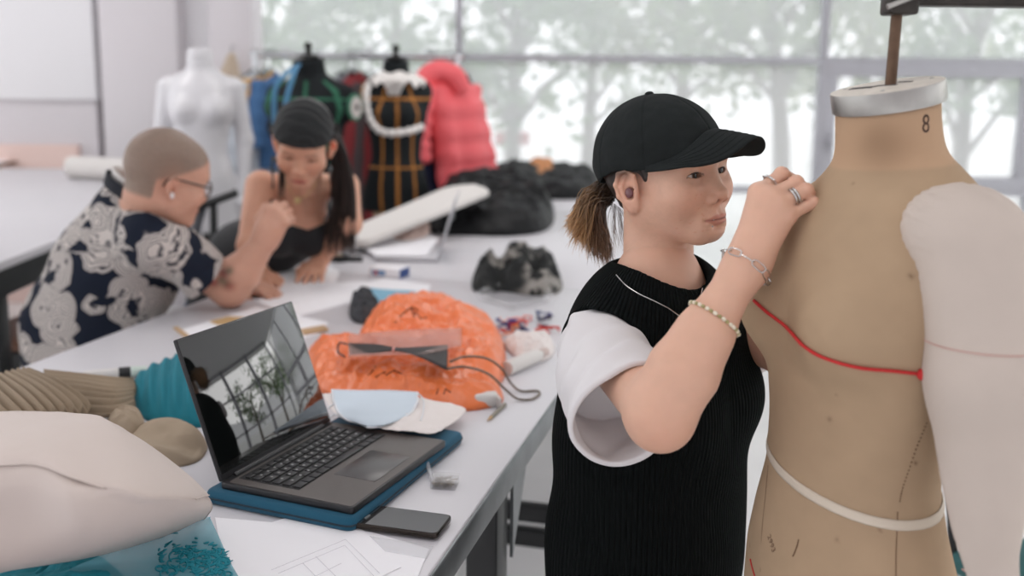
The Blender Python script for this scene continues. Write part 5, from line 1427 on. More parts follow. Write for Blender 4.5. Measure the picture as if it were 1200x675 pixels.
# ------------------------------------------------------------------ clothes rail
RY = 5.9; rx0 = wx(300,RY); rx1 = wx(537,RY); rz = wz(430,66,RY)
e = empty('clothes_rail', ((rx0+rx1)/2,RY,0), 'chrome clothes rail full of garments in front of the window', 'clothes rail')
m_chrome = mat('chrome', lin(210,212,214), .2, metal=1)
for x in (rx0,rx1):
    B().tube([(x,RY,.06),(x,RY,rz+.02)],.018,14).build('upright',m_chrome,e)
    B().tube([(x,RY-.28,.06),(x,RY+.28,.06)],.016,12).build('foot',m_chrome,e)
    for s in (-1,1): B().ball((x,RY+s*.27,.028),(.028,.02,.028),14,10).build('caster',m_blk,e)
B().tube([(rx0-.03,RY,rz),(rx1+.03,RY,rz)],.015,14).build('rail',m_chrome,e)
def garment(name, px, w_, L_, m, label, cat='garment', seed=0, sleeves=True, puff=False, dy=0.0, zoff=0.0, yaw=0.0, top=None, shear=0.0):
    x = wx(px,RY); zt_ = rz-.09-zoff; r_ = np.random.default_rng(seed)
    e = empty(name,(x,RY+dy,zt_-L_),label,cat,'garments on the clothes rail')
    ca,sa = math.cos(yaw),math.sin(yaw); ph = r_.uniform(0,6); n = 64; G = []
    for i in range(30):
        v = i/29; hw = w_/2*(.26+.74*min(1,(v/.09)**.6))*(1+.10*v); dp = .035+.055*min(1,v/.25)
        if puff: hw *= 1+.03*abs(math.sin(v*PI*5)); dp *= 1.2+.22*abs(math.sin(v*PI*5))
        row = []
        for k in range(n):
            a = 2*PI*k/n; f = 1+.16*v*math.sin(a*7+ph+2*v)+.07*math.sin(a*3+ph*2)
            u = hw*math.copysign(abs(math.cos(a))**.8,math.cos(a)); t_ = dp*math.sin(a)*f
            row.append((x+shear*v+u*ca-t_*sa, RY+dy+u*sa+t_*ca, zt_-v*L_-.03*abs(math.cos(a))*(v<.1)))
        G.append(row)
    b = B(); G = np.array(G); nn = len(b.v); b.grid(np.transpose(G,(1,0,2)),closed_u=True); o = b.build('body',m,e,sharp=None)
    if sleeves:
        for s in (-1,1):
            sh_ = np.array([x+s*w_*.46*ca,RY+dy+s*w_*.46*sa,zt_-.07]); el = sh_+np.array([s*.05*ca,s*.05*sa-.02,-L_*.36]); wr = sh_+np.array([s*.03*ca,s*.03*sa-.05,-L_*.66])
            P = catmull([sh_,el,wr],22); rr_ = [.062*(1+(.28*abs(math.sin(i*.9)) if puff else .06*math.sin(i*1.4)))*(1-.012*i) for i in range(22)]
            B().tube(P,rr_,14).build('sleeve',m,e,sharp=None)
    hk = B(); hk.tube([(x-w_*.42*ca,RY+dy-w_*.42*sa,zt_-.05),(x,RY+dy,zt_+.02),(x+w_*.42*ca,RY+dy+w_*.42*sa,zt_-.05)],.006,8)
    hk.tube(catmull([(x,RY+dy,zt_+.02),(x,RY+dy,rz-.02-.0),(x+.03,RY,rz+.012),(x,RY+.0,rz+.032),(x-.022,RY,rz+.014)],16),.003,6); hk.build('hanger',m_steel,e)
    if top: top(e,x,zt_)
    return e
cl = lambda *c: mat('cloth_'+'_'.join(map(str,c)), lin(*c), .85, bump=('noise',40,.3,.004))
garment('shirt',314,.24,.40,cl(206,160,92),'mustard shirt on the clothes rail, far left beside the green-taped form',seed=1,yaw=.9,dy=-.02)
garment('blouse',320,.24,.56,cl(70,110,156),'blue blouse on the clothes rail behind the green-taped form',seed=2,yaw=1.2,dy=-.02)
garment('jacket',409,.36,.95,cl(124,122,132),'grey jacket on the clothes rail right of the green-taped form',seed=3,yaw=.9,dy=-.06)
garment('coat',413,.40,1.15,cl(92,72,72),'long taupe coat on the clothes rail, between the two black forms',seed=4,yaw=1.25)
garment('dress',422,.34,1.25,cl(128,42,46),'maroon dress on the clothes rail just left of the orange-taped form',seed=5,yaw=1.0,sleeves=False,dy=-.16)
garment('coat',434,.40,1.2,cl(70,60,62),'dark brown coat on the clothes rail behind the orange-taped form',seed=6,yaw=1.3)
garment('jacket',508,.42,.80,cl(40,54,88),'navy jacket on the clothes rail between orange-taped form and coral coat',seed=7,yaw=1.1)
garment('blouse',501,.36,.95,cl(190,64,60),'red blouse on the clothes rail showing right of the orange-taped form',seed=8,yaw=1.2)
def hood(e,x,z):
    P = [(x-.15,RY-.20,z-.20),(x-.12,RY-.21,z-.06),(x-.05,RY-.21,z+.0),(x+.04,RY-.20,z-.02),(x+.08,RY-.18,z-.10)]
    B().tube(catmull(P,24),list(np.linspace(.075,.06,24)),12).build('hood',m_coral,e,sharp=None)
m_coral = mat('coral_puffer', lin(246,104,110), .5, bump=('noise',18,.4,.01))
garment('puffer_jacket',526,.42,.66,m_coral,'bright coral puffer jacket on the clothes rail by the window',seed=9,puff=True,dy=-.10,yaw=.95,top=hood,zoff=.0,shear=.13)
garment('jacket',541,.34,.80,cl(48,46,52),'dark jacket on the clothes rail at the chrome end upright',seed=10,yaw=1.3,sleeves=False)
garment('shirt',300,.36,.75,cl(208,214,222),'pale shirt at the far left end of the clothes rail',seed=11,yaw=1.2)

# ------------------------------------------------------------------ things on the table behind the man, and the chair there
r0 = at_z(84,196,SZ+.066); r1 = at_z(168,200,SZ+.066); e = empty('paper_roll', r0-np.array([0,0,.066]), 'thick white paper roll on the table behind the man', 'paper roll')
B().tube([r0,r1],.066,20).build('roll',m_pale,e); B().tube([r0-(r1-r0)*.002,r0+(r1-r0)*.05],.030,14).build('core',m_wood,e)
def sheet_on(name, corners, z, m, label, cat, thick=.002, group=None, curl=None, bevel=0):
    P = [at_z(x,y,z) for x,y in corners]; c = np.mean(P,axis=0); b = B(); n = len(P)
    b.add([p+np.array([0,0,thick]) for p in P]+P,[tuple(range(n)),tuple(range(2*n-1,n-1,-1))]+[(i,n+i,n+(i+1)%n,(i+1)%n) for i in range(n)])
    o = b.build(name,m,None,smooth=False,bevel=bevel); o['label']=label; o['category']=cat
    if group: o['group']=group
    return o
m_paper = mat('paper', lin(250,249,252), .7)
sheet_on('card',[(85,202),(130,194),(150,198),(108,207)],SZ,mat('green_card',lin(88,150,122),.8),'green card lying by the paper roll behind the man','card',.003)
sheet_on('clipboard',[(-40,196),(4,186),(22,190),(-20,201)],SZ,mat('brown_board',lin(120,84,62),.6),'brown clipboard on the side table at the left edge of the photo','clipboard',.006)
sheet_on('sheet',[(-40,193),(2,184),(16,187),(-22,197)],SZ+.0062,m_paper,'white sheet on the brown clipboard','paper',.001)
# office chair behind the man
m_chair = mat('grey_plastic', lin(96,98,104), .55)
cx_ = at_y(252,300,4.1); cx_ = np.array([cx_[0],4.1,0])
e = empty('office_chair', cx_, 'grey office chair with dark armrest behind the man, near the white mannequin', 'chair')
B().lathe([(0,.44),(.20,.44),(.235,.455),(.235,.49),(.2,.505),(0,.51)],cx_,32,cap=False).build('seat',m_seatpad,e)
B().tube([cx_+np.array([0,0,.1]),cx_+np.array([0,0,.44])],.028,14).build('gas_column',m_blk,e)
for k in range(5):
    a = 2*PI*k/5; v = np.array([math.cos(a),math.sin(a),0]); B().tube([cx_+np.array([0,0,.12]),cx_+v*.28+np.array([0,0,.075])],[.028,.018],10).build('base_arm',m_blk,e); B().ball(cx_+v*.29+np.array([0,0,.032]),(.03,.03,.032),12,8).build('caster',m_blk,e)
bk = [];bp_ = at_y(226,250,4.2)
B().grid(patch([[at_y(228,246,4.0)+np.array([0,0,-.30]),at_y(224,262,4.3)+np.array([0,0,-.28])],[at_y(230,250,4.0)+np.array([-.02,0,-.1]),at_y(226,260,4.3)+np.array([-.03,0,-.1])],[at_y(236,234,4.0),at_y(231,236,4.3)]],12,8)).build('backrest',m_chair,e,sharp=None,solid=.03)
B().tube(catmull([at_y(214,256,4.0),at_y(232,243,4.0),at_y(258,233,4.0),at_y(277,226,4.0)],14),.024,12,flat=.7).build('armrest',m_blk,e)
B().tube([at_y(250,236,4.0),cx_+np.array([.02,-.1,.47])],.016,10).build('arm_support',m_blk,e)
# chair seen under the left table
cx_ = np.array([at_y(40,360,3.55)[0],3.62,0])
e = empty('chair', cx_, 'brown wooden chair pushed under the side table at the left edge', 'chair')
m_bw = mat('brown_wood', lin(120,84,66), .5, vary=(12,.25))
B().box(cx_+np.array([0,0,.66]),(.42,.40,.035)).build('seat',m_bw,e,bevel=.008); B().box(cx_+np.array([0,.0,.60]),(.38,.36,.07)).build('seat_frame',m_blk,e,bevel=.006)
for sx in (-1,1):
    for sy in (-1,1): B().tube([cx_+np.array([sx*.17,sy*.16,.6]),cx_+np.array([sx*.19,sy*.18,0])],.016,10).build('leg',m_bw,e)
for z in (.22,.36):
    B().tube([cx_+np.array([-.18,-.17,z]),cx_+np.array([.18,-.17,z])],.012,8).build('rung',m_bw,e)

# teal chair with black frame, at the right edge behind the stuffed arm
cx_ = np.array([1.36,2.2,0]); e = empty('chair', cx_, 'teal padded chair with black frame at the lower right edge, behind the stuffed arm', 'chair')
m_tealpad = mat('teal_upholstery', lin(62,112,112), .7, bump=('noise',120,.2,.001))
a_ = .35; AX_ = np.array([[math.cos(a_),math.sin(a_),0],[-math.sin(a_),math.cos(a_),0],[0,0,1]])
W_ = lambda u,v,z: cx_+AX_[0]*u+AX_[1]*v+np.array([0,0,z])
B().box(W_(0,0,.44),(.42,.42,.06),AX_).build('seat',m_tealpad,e,bevel=.02)
B().box(W_(0,.20,.66),(.40,.05,.24),AX_).build('backrest',m_tealpad,e,bevel=.02)
for s_ in (-1,1):
    B().tube([W_(s_*.19,.22,.0),W_(s_*.19,.21,.42),W_(s_*.20,.235,.80)],.014,10).build('back_post',m_blk,e)
    B().tube([W_(s_*.19,-.19,.0),W_(s_*.19,-.18,.42)],.014,10).build('leg',m_blk,e)
B().tube([W_(-.19,-.185,.2),W_(.19,-.185,.2)],.010,8).build('stretcher',m_blk,e)
# ------------------------------------------------------------------ near table: laptop, sleeve, phone, papers
m_teal = mat('petrol_felt', lin(24,86,112), .9, bump=('noise',300,.3,.001), sheen=.1)
def slab(corners_px, z0, z1, rad=.01):
    return [at_z(x,y,z0) for x,y in corners_px]
def round_poly(P, r, n=5):
    P = [np.asarray(p,float)[:2] for p in P]; out = []
    for i in range(len(P)):
        a,b,c = P[i-1],P[i],P[(i+1)%len(P)]; u = nrm(a-b); v = nrm(c-b)
        for k in range(n+1):
            t = k/n; p0 = b+u*r*(1-t); p1 = b+v*r*t; out.append(p0*(1-t)+p1*t if True else b)
    return out
# axes of the laptop on the table
LF = at_z(412,600,TZ+.032)+np.array([0,.010,0])             # near corner
lx = np.array([math.cos(math.radians(67.5)),math.sin(math.radians(67.5)),0]); ly = np.array([-lx[1],lx[0],0]); LWID = .31; LDEP = .24
def lp_(a,b,z): return LF*np.array([1,1,0])+lx*a+ly*b+np.array([0,0,z])      # a along the front edge, b towards the hinge
LAX = np.array([lx,ly,(0,0,1)])
slv = B(); pl = round_poly([lp_(-.016,-.010,0),lp_(LWID+.085,.004,0),lp_(LWID+.085,LDEP+.02,0),lp_(-.016,LDEP+.022,0)],.02)
slv.prism(pl,TZ,TZ+.022); o = slv.build('laptop_sleeve',m_teal,None,bevel=.008); settle(o,'petrol blue felt laptop sleeve under the open black laptop','laptop sleeve')
B().tube([np.array([p[0],p[1],TZ+.011]) for p in pl+pl[:1]],.0016,6,caps=False).build('zip',mat('dark_zip',lin(18,44,58),.6),o)
B().box(lp_(.02,-.0125,TZ+.013),(.014,.004,.004),LAX).build('zip_pull',m_steel,o,bevel=.001)
lap = empty('laptop', lp_(LWID/2,LDEP/2,TZ+.022), 'open black laptop on the petrol blue sleeve at the front of the table', 'laptop')
m_lap = mat('black_laptop', lin(52,52,54), .38, metal=.35); m_deck = mat('laptop_deck', lin(96,90,87), .42, metal=.3); m_key = mat('key_black', lin(38,38,40), .5); m_pad = mat('touchpad', lin(84,82,82), .3, metal=.3)
bz = TZ+.0222
bb = B(); bb.prism(round_poly([lp_(0,0,0),lp_(LWID,0,0),lp_(LWID,LDEP,0),lp_(0,LDEP,0)],.008),bz,bz+.011); base = bb.build('base',m_lap,lap,bevel=.002)
dk = B(); dk.prism(round_poly([lp_(.004,.004,0),lp_(LWID-.004,.004,0),lp_(LWID-.004,LDEP-.014,0),lp_(.004,LDEP-.014,0)],.006),bz+.0110,bz+.0116); dk.build('deck',m_deck,base)
kz = bz+.0118
B().box(lp_(LWID*.5,.057,kz),(.115,.075,.0004),LAX).build('touchpad',m_pad,base,bevel=.0001)
B().box(lp_(LWID*.5,LDEP-.075,kz-.0001),(LWID-.045,.112,.0006),LAX).build('key_well',mat('key_well',lin(30,30,31),.6),base)
rows = [14,14,13,12,11,8]; y0 = LDEP-.026
for r_i,n in enumerate(rows):
    wtot = LWID-.052; x = .026; ws = [1.0]*n
    if r_i in (1,): ws[-1] = 1.6
    if r_i == 2: ws[0] = 1.5; ws[-1] = 1.4
    if r_i == 3: ws[0] = 1.8; ws[-1] = 1.9
    if r_i == 4: ws[0] = 2.2; ws[-1] = 2.4
    if r_i == 5: ws = [1.2,1,1,1.2,5.2,1.2,1,1.2]
    un = wtot/sum(ws); hgt_ = .012 if r_i == 0 else .0165; yy = y0-(0 if r_i==0 else .0155+(r_i-1)*.0188)
    for w_ in ws:
        B().box(lp_(x+un*w_/2,yy-.006,kz+.0012),(un*w_-.0028,hgt_-.0026,.0022),LAX).build('key',m_key,base,bevel=.0006); 
        x += un*w_
# legends on the keys: one small pale dash per key kept as part of the keyboard
lg = B()
for r_i,n in enumerate(rows[1:5]):
    yy = y0-.0155-r_i*.0188-.006; un = (LWID-.052)/(n+.9)
    for k in range(n): lg.box(lp_(.034+un*(k+.55),yy+.001,kz+.00242),(.0035,.0042,.0001),LAX)
lg.build('key_legend',mat('legend_grey',lin(176,176,176),.6),base,smooth=False)
# lid: hinge along a, leaning back
hl = math.radians(110); up = np.array([0,0,1.0])*math.sin(hl)-ly*math.cos(hl)*1.0
up = nrm(np.array([0,0,1.0])*math.sin(hl)-ly*math.cos(hl)); ln_ = nrm(np.cross(lx,up)); 
if ln_@(-ly) < 0: ln_ = -ln_
H0 = lp_(0,LDEP-.004,bz+.012); LH = .232
def ld(a,h,t): return H0+lx*a+up*h+ln_*t
LDX = np.array([lx,up,ln_])
lid = B().box(ld(LWID/2,LH/2,-.003),(LWID,LH,.006),LDX).build('lid',m_lap,lap,bevel=.0022)
B().tube([lp_(.03,LDEP-.004,bz+.011),lp_(LWID-.03,LDEP-.004,bz+.011)],.005,14).build('hinge',m_lap,lap)
m_scr = mat('screen_glass', (.004,.005,.005), .04, spec=.8, coat=1.0)
B().box(ld(LWID/2,LH/2+.004,.0006),(LWID-.006,LH-.012,.0012),LDX).build('screen',m_scr,lid,bevel=.0004)
# phone
m_ph = mat('phone_edge', lin(60,54,50), .25, metal=.8); m_phs = mat('phone_glass', (.01,.01,.011), .05, spec=.8, coat=1)
ph = empty('smartphone', at_z(472,618,TZ), 'black smartphone with bronze edge lying by the white sheets', 'phone')
pp_ = [at_z(419,611,TZ),at_z(434,600,TZ),at_z(524,612,TZ),at_z(509,636,TZ)]
pc_ = at_z(471,617.5,TZ); pax = nrm(at_z(524,612,TZ)-at_z(434,600,TZ)); pay = np.array([-pax[1],pax[0],0])
rp = lambda s_: round_poly([pc_+pax*a*(.0675-s_)+pay*b*(.0345-s_) for a,b in ((-1,-1),(1,-1),(1,1),(-1,1))],.010)
# lies on the sheets: rest height is worked out below
PHZ = TZ+.0045
B().prism(rp(0),PHZ,PHZ+.0085).build('body',m_ph,ph,bevel=.002); B().prism(rp(.0022),PHZ+.0085,PHZ+.0089).build('screen',m_phs,ph)
# papers
m_plin = mat('pencil_line', lin(200,198,204), .8)
sheet_on('paper',[(252,607),(428,622),(503,644),(484,690),(395,745),(275,735)],TZ+.0006,m_paper,'larger white sheet lying flat under the drawn sheet and the phone','paper',.001)
o = sheet_on('paper',[(255,633),(392,589),(470,665),(300,745)],TZ+.0022,m_paper,'white sheet with pencilled panel lines, its corner on the laptop sleeve','paper',.0008)
b = B()
for seg in ([(318,668),(405,632),(445,672)],[(326,672),(404,639),(438,675)],[(355,660),(384,690)],[(370,652),(402,684)],[(340,690),(400,660)]):
    b.tube([at_z(x,y,TZ+.0031) for x,y in seg],.00035,5)
b.build('pencil_lines',m_plin,o)
o = sheet_on('plastic_sleeve',[(430,628),(508,640),(500,655),(428,642)],TZ+.0018,sheer('clear_film',(.9,.9,.92),.25,.15),'clear plastic sleeve edge showing under the phone','plastic sleeve',.0006)
# pin box and white marker beside the laptop
m_clear = sheer('clear_plastic',(.93,.93,.94),.16,.2)
pb = empty('pin_box', at_z(522,569,TZ), 'small clear box full of steel pins right of the laptop', 'pin box')
pc2 = at_z(521,570,TZ); pbx = nrm(np.array([1,-.12,0])); pby = np.array([-pbx[1],pbx[0],0]); PBX = np.array([pbx,pby,(0,0,1)])
B().box(pc2+np.array([0,0,.0075]),(.042,.034,.015),PBX).build('box',m_clear,pb,bevel=.002); B().box(pc2+np.array([0,0,.0155]),(.044,.036,.004),PBX).build('lid',m_clear,pb,bevel=.001)
m_brass = mat('pin_metal', lin(150,140,124), .35, metal=.9); r_ = np.random.default_rng(5); pins = B()
for k in range(95):
    c = pc2+pbx*r_.uniform(-.014,.014)+pby*r_.uniform(-.010,.010)+np.array([0,0,r_.uniform(.003,.0125)]); a = r_.uniform(0,PI); d_ = (pbx*math.cos(a)+pby*math.sin(a))*.0065; pins.tube([c-d_,c+d_],.0005,4); pins.ball(c+d_,.001,6,4)
o = pins.build('pins',m_brass,pb); o['kind'] = 'stuff'
mk = empty('seam_marker', at_z(505,547,TZ), 'white plastic tag pen leaning on the laptop sleeve by the pin box', 'pen')
q0 = at_z(494,522,TZ+.027); q1 = at_z(500,541,TZ+.016); q2 = at_z(508,566,TZ+.005)
B().tube([q0,q1],.0048,12).build('cap',m_pale,mk); B().tube([q1,q2],[.0040,.0030],12).build('barrel',sheer('milky_plastic',(.9,.9,.92),.45,.3),mk); B().box((q0*.6+q1*.4)+np.array([.006,0,0]),(.006,.004,.014)).build('clip',m_pale,mk,bevel=.001)
# face mask lying over a crumpled tissue
m_mask = mat('mask_blue', lin(210,222,232), .85); m_maskw = mat('mask_white', lin(232,234,238), .85)
def mask(name, net, label, m, loops):
    e = empty(name, np.mean(np.array(net).reshape(-1,3),axis=0), label, 'face mask', 'surgical masks on the table')
    G = patch(net,26,36); G[:,:,2] += .0016*np.abs(np.sin(np.linspace(0,1,26)*PI*4))[:,None]
    B().grid(G).build('pleated_panel',m,e,sharp=None,solid=.0015)
    for ed in (G[:,0],G[:,-1]): B().tube(list(ed),.0022,6).build('side_binding',m_maskw,e,sharp=None)
    for ed in (G[0],G[-1]): B().tube(list(ed),.0018,6).build('edge_binding',m_maskw,e,sharp=None)
    for lp2 in loops: B().tube(catmull(lp2,24),.0014,6).build('ear_loop',m_maskw,e,sharp=None)
Z = lambda x,y,h: at_z(x,y,TZ+h)
net = [[Z(389,457,.052),Z(420,458,.056),Z(455,458,.056),Z(489,460,.046)],[Z(392,473,.047),Z(422,477,.053),Z(455,478,.052),Z(488,474,.044)],[Z(402,490,.044),Z(425,495,.049),Z(452,496,.049),Z(476,489,.042)],[Z(428,499,.043),Z(432,501,.045),Z(446,500,.045),Z(452,496,.042)]]
mask('face_mask',net,'pale blue surgical mask draped over tissue behind the laptop keyboard',m_mask,[[net[0][3],Z(496,468,.044),Z(496,482,.042),Z(493,493,.042)],[net[2][0],Z(392,486,.044),Z(384,490,.04),Z(383,480,.042),net[1][0]]])
m_tissue = mat('tissue', lin(236,228,224), .95)
net = [[Z(378,462,.044),Z(420,458,.048),Z(470,462,.046),Z(515,470,.030)],[Z(388,480,.043),Z(430,484,.047),Z(480,482,.043),Z(545,478,.027)],[Z(398,488,.042),Z(440,499,.043),Z(492,494,.041),Z(538,490,.025)],[Z(404,491,.0405),Z(450,503,.041),Z(505,507,.040),Z(520,503,.033)]]
G = patch(net,40,60); P_ = G.reshape(-1,3); P_[:,2] += .0035*ridged(P_*np.array([28,28,0]),6,3)-.001; 
o = B().grid(P_.reshape(40,60,3)).build('tissue',m_tissue,None,sharp=None,solid=.0008); settle(o,'crumpled white tissue under the blue mask on the laptop','tissue')

# ------------------------------------------------------------------ heaps of cloth
def heap(name, outline, H, m, label, cat, seed, z0=TZ, folds=(6,.02), prof=.55, nr=64, na=220, dirs=None, crump=None, lean=(0,0), colf=None, group=None, extra=None):
    """closed bundle of cloth: outline in picture pixels laid on the table, height over it with folds"""
    O = np.array([at_z(x,y,z0) for x,y in outline]); C = closed_curve(O,na); c0 = C.mean(0)
    rows = [];
    for j in range(nr):
        t = j/(nr-1); rows.append(c0+(C-c0)*t)
    G = np.array(rows); P = G.reshape(-1,3).copy(); t = np.repeat(np.linspace(0,1,nr),na)
    h = H*np.clip(1-t**2.4,0,1)**prof
    W2 = (P-c0)*np.array([1,1,0])
    wob = fbm(P*np.array([folds[0]]*2+[0])+seed,seed,4); rid = ridged(P*np.array([folds[0]*1.3]*2+[0])+3*wob[:,None]*.15,seed+9,4 if crump is None else 5)
    if dirs is not None:
        d_ = nrm(dirs[0]); s_ = np.sin((W2@d_)*dirs[1]+2.2*wob); rid = .35*rid+.65*s_
    amp = folds[1]*np.clip((1-t)*6,0,1)**.7*np.clip(h/H+.25,0,1)
    h = np.maximum(h*(1+.35*wob)+amp*rid, .0015)
    if crump is not None: h += crump[1]*np.clip((1-t)*6,0,1)*ridged(P*np.array([crump[0]]*2+[0]),seed+31,3)
    if extra is not None: h += extra(P-c0)*np.clip((1-t)*5,0,1)
    h[t>.999] = .0005
    P[:,2] = z0+np.maximum(h,.0005); P[:,0] += lean[0]*h; P[:,1] += lean[1]*h
    V = list(P); Fc = []
    for j in range(1,nr-1):
        for k in range(na): Fc.append((j*na+k,j*na+(k+1)%na,(j+1)*na+(k+1)%na,(j+1)*na+k))
    V.append(P[:na].mean(0)); ci = len(V)-1
    Fc += [(ci,na+(k+1)%na,na+k)[::-1] for k in range(na)]
    Fc.append(tuple(range((nr-1)*na,nr*na))[::-1])
    V = np.array(V); used = sorted({i for f in Fc for i in f}); mp = {o:i for i,o in enumerate(used)}
    V = V[used]; Fc = [tuple(mp[i] for i in f) for f in Fc]
    me = mesh_np(name,V,Fc,col=None if colf is None else colf(V,c0)); bm = bmesh.new(); bm.from_mesh(me); bmesh.ops.recalc_face_normals(bm,faces=bm.faces); bm.to_mesh(me); bm.free()
    me.polygons.foreach_set('use_smooth',np.ones(len(me.polygons),bool))
    o = link(name,me,m); settle(o,label,cat,group); return o
# orange plastic bags
m_orange = mat('orange_plastic', lin(244,128,74), .28, spec=.55, bump=('noise',45,.35,.004), trans=.0)
m_ink_b = mat('bag_ink', lin(92,40,28), .7)
bag = heap('plastic_bag',[(412,420),(430,385),(470,368),(515,366),(560,378),(588,400),(592,440),(570,462),(520,470),(450,462),(415,445)],.085,m_orange,'puffed orange plastic bag at the back of the orange pile','plastic bag',3,folds=(7,.030),crump=(17,.014),prof=.5)
bag2 = heap('plastic_bag',[(362,412),(400,408),(455,418),(520,428),(575,448),(590,470),(560,481),(510,482),(450,475),(395,468),(366,450)],.050,m_orange,'flatter crumpled orange plastic bag lying just behind the blue mask','plastic bag',8,folds=(9,.020),crump=(19,.012),prof=.5)
def bag_marks(par, segs, h):
    b = B(); dg = bpy.context.evaluated_depsgraph_get()
    for seg in segs:
        P = []
        for x,y in seg:
            d_ = Vector(nrm(ray(x,y))); ok,loc_,nn_,_ = par.ray_cast(Vector(CAM),d_)
            if ok: P.append(np.array(loc_+nn_*.0008))
        if len(P) > 1: b.tube(P,.0013,5)
    if b.v: b.build('printed_mark',m_ink_b,par)
bag_marks(bag,[[(468,372),(474,366),(482,360),(490,364)],[(482,360),(486,372)],[(486,366),(494,374),(500,372)],[(462,378),(470,376)]],0)
bag_marks(bag2,[[(432,440),(436,436),(440,430)],[(440,442),(452,436)],[(452,440),(462,434),(470,438)],[(512,462),(514,456)],[(520,462),(522,456),(528,460)]],0)
# dark band in clear wrapper
m_clear2 = sheer('wrapper',(.75,.55,.5),.35,.1); m_band2 = mat('dark_elastic', lin(40,34,34), .6)
bd = empty('elastic_band', Z(470,410,.10), 'dark elastic band in a clear wrapper on top of the orange bags', 'elastic band')
net = [[Z(409,402,.085),Z(440,403,.098),Z(465,407,.102),Z(495,406,.102),Z(525,404,.096)],[Z(410,415,.082),Z(440,413,.094),Z(465,411,.099),Z(492,418,.096),Z(524,433,.082)]]
B().grid(patch(net,8,40)).build('band',m_band2,bd,sharp=None,solid=.002)
net = [[Z(408,392,.086),Z(450,388,.100),Z(500,385,.104),Z(541,384,.096)],[Z(408,418,.083),Z(450,416,.095),Z(500,414,.098),Z(541,405,.092)]]
B().grid(patch(net,8,30)).build('wrapper',m_clear2,bd,sharp=None,solid=.0006)
B().tube(catmull([Z(409,404,.086),Z(398,402,.075),Z(396,412,.065),Z(404,418,.07)],14),.0022,6).build('elastic_loop',m_band2,bd)
B().box(Z(461,409,.104),(.004,.016,.006)).build('tie',mat('pink_tie',lin(226,160,150),.6),bd,bevel=.001)
# grey cable
m_cable = mat('grey_cable', lin(116,104,92), .5)
cb = B().tube(catmull([Z(524,432,.075),Z(545,430,.074),Z(572,438,.060),Z(592,456,.030),Z(606,467,.006),Z(622,468,.004),Z(632,462,.004),Z(629,458,.004),Z(610,458,.004),Z(598,448,.014),Z(588,432,.052),Z(570,420,.080),Z(545,418,.088),Z(527,424,.080)],110),.0026,8).build('cable',m_cable,None,sharp=None); settle(cb,'grey brown cable looping from the orange bags to the table edge','cable')
# charger block, pencil, caps
o = B().box(Z(569,468,.014),(.050,.030,.028),frame((1,.25,0))).build('charger',m_pale,None,bevel=.005); settle(o,'white charger block right of the orange bags','charger'); B().box(Z(584,471,.012),(.008,.026,.022),frame((1,.25,0))).build('charger_end',m_plate_g,o,bevel=.002)
pn = empty('pencil', Z(579,484,0), 'short grey pencil lying beside the white charger', 'pencil'); a_,b_ = Z(592,474,.004),Z(571,493,.004)
B().tube([a_,a_+(b_-a_)*.8],.0042,6).build('barrel',mat('grey_pencil',lin(140,134,122),.5),pn,sharp=20); B().tube([a_+(b_-a_)*.8,b_],[.0042,.0006],6).build('point',m_wood,pn,sharp=20)
# tray, patterned scarf, threads, bottle
tr = empty('plastic_tray', Z(595,352,0), 'clear plastic tray under the black and grey patterned scarf', 'tray')
tp4 = [Z(556,352,0),Z(580,340,0),Z(640,343,0),Z(648,356,0),Z(600,366,0)]
b = B(); n = 5; cen = np.mean(tp4,axis=0); inn = [cen+(p-cen)*.86 for p in tp4]; up_ = np.array([0,0,.022])
b.add([p+up_ for p in tp4]+[p for p in inn]+[p+up_*.98-(p-cen)*.02 for p in tp4]+[p+np.array([0,0,.002]) for p in inn],[(i,(i+1)%n,n+(i+1)%n,n+i) for i in range(n)]+[tuple(range(n,2*n))]); b.build('tray',m_clear,tr,smooth=False,solid=.0015)
b = B().tube([p+up_ for p in tp4+tp4[:1]],.0025,6,caps=False); b.build('rim',m_clear,tr)
m_scarf = mat('scarf_print', (.1,.1,.1), .9, attr=True)
def scol(V,c0):
    f = ridged(V*np.array([20,20,26])+.8*fbm(V*15,7,2)[:,None],3,2); g = (np.clip((f-.42)/.12,0,1)*np.clip((fbm(V*9,8,2)+.25)/.2,0,1))[:,None]; return lin(36,38,38)*(1-g)+lin(150,146,140)*g
heap('scarf',[(553,338),(558,322),(585,311),(612,304),(642,306),(658,328),(655,343),(625,347),(590,342),(566,345)],.075,m_scarf,'black scarf with grey print bunched up beyond the clear tray','scarf',14,folds=(11,.050),prof=.55,colf=scol,extra=lambda d: -.040*np.exp(-((d[:,0]+.055)/.022)**2)-.018*np.exp(-((d[:,0]-.06)/.02)**2))
thr = empty('thread_bundle', Z(612,385,0), 'tangle of red, blue and orange threads beside the orange bag', 'threads')
r_ = np.random.default_rng(77); tcols = [lin(210,62,50),lin(48,58,130),lin(236,150,96),lin(60,44,72),lin(236,120,110),lin(40,70,120)]; tm = [mat('thread',c_,.8) for c_ in tcols]
for k in range(26):
    c_ = Z(598+r_.uniform(0,40),378+r_.uniform(-6,16),.004); pts_ = [c_]
    for j in range(5): pts_.append(pts_[-1]+np.array([r_.normal()*.016,r_.normal()*.02,0])); 
    for j,p in enumerate(pts_): p[2] = TZ+.003+.012*abs(math.sin(j*1.3+k))
    B().tube(catmull(pts_,24),.0022,6).build('thread',tm[k%6],thr,sharp=None)
sp_ = empty('thread_spool', Z(602,384,0), 'small blue and red thread spool at the left end of the thread tangle', 'spool')
c_ = Z(600,386,.0); B().lathe([(0,0),(.012,0),(.012,.003),(.009,.004),(.009,.022),(.012,.023),(.012,.026),(0,.026)],c_,18,cap=False).build('core',tm[1],sp_); B().lathe([(.009,.005),(.0108,.007),(.0108,.019),(.009,.021)],c_,18,cap=False).build('wound_thread',tm[0],sp_)
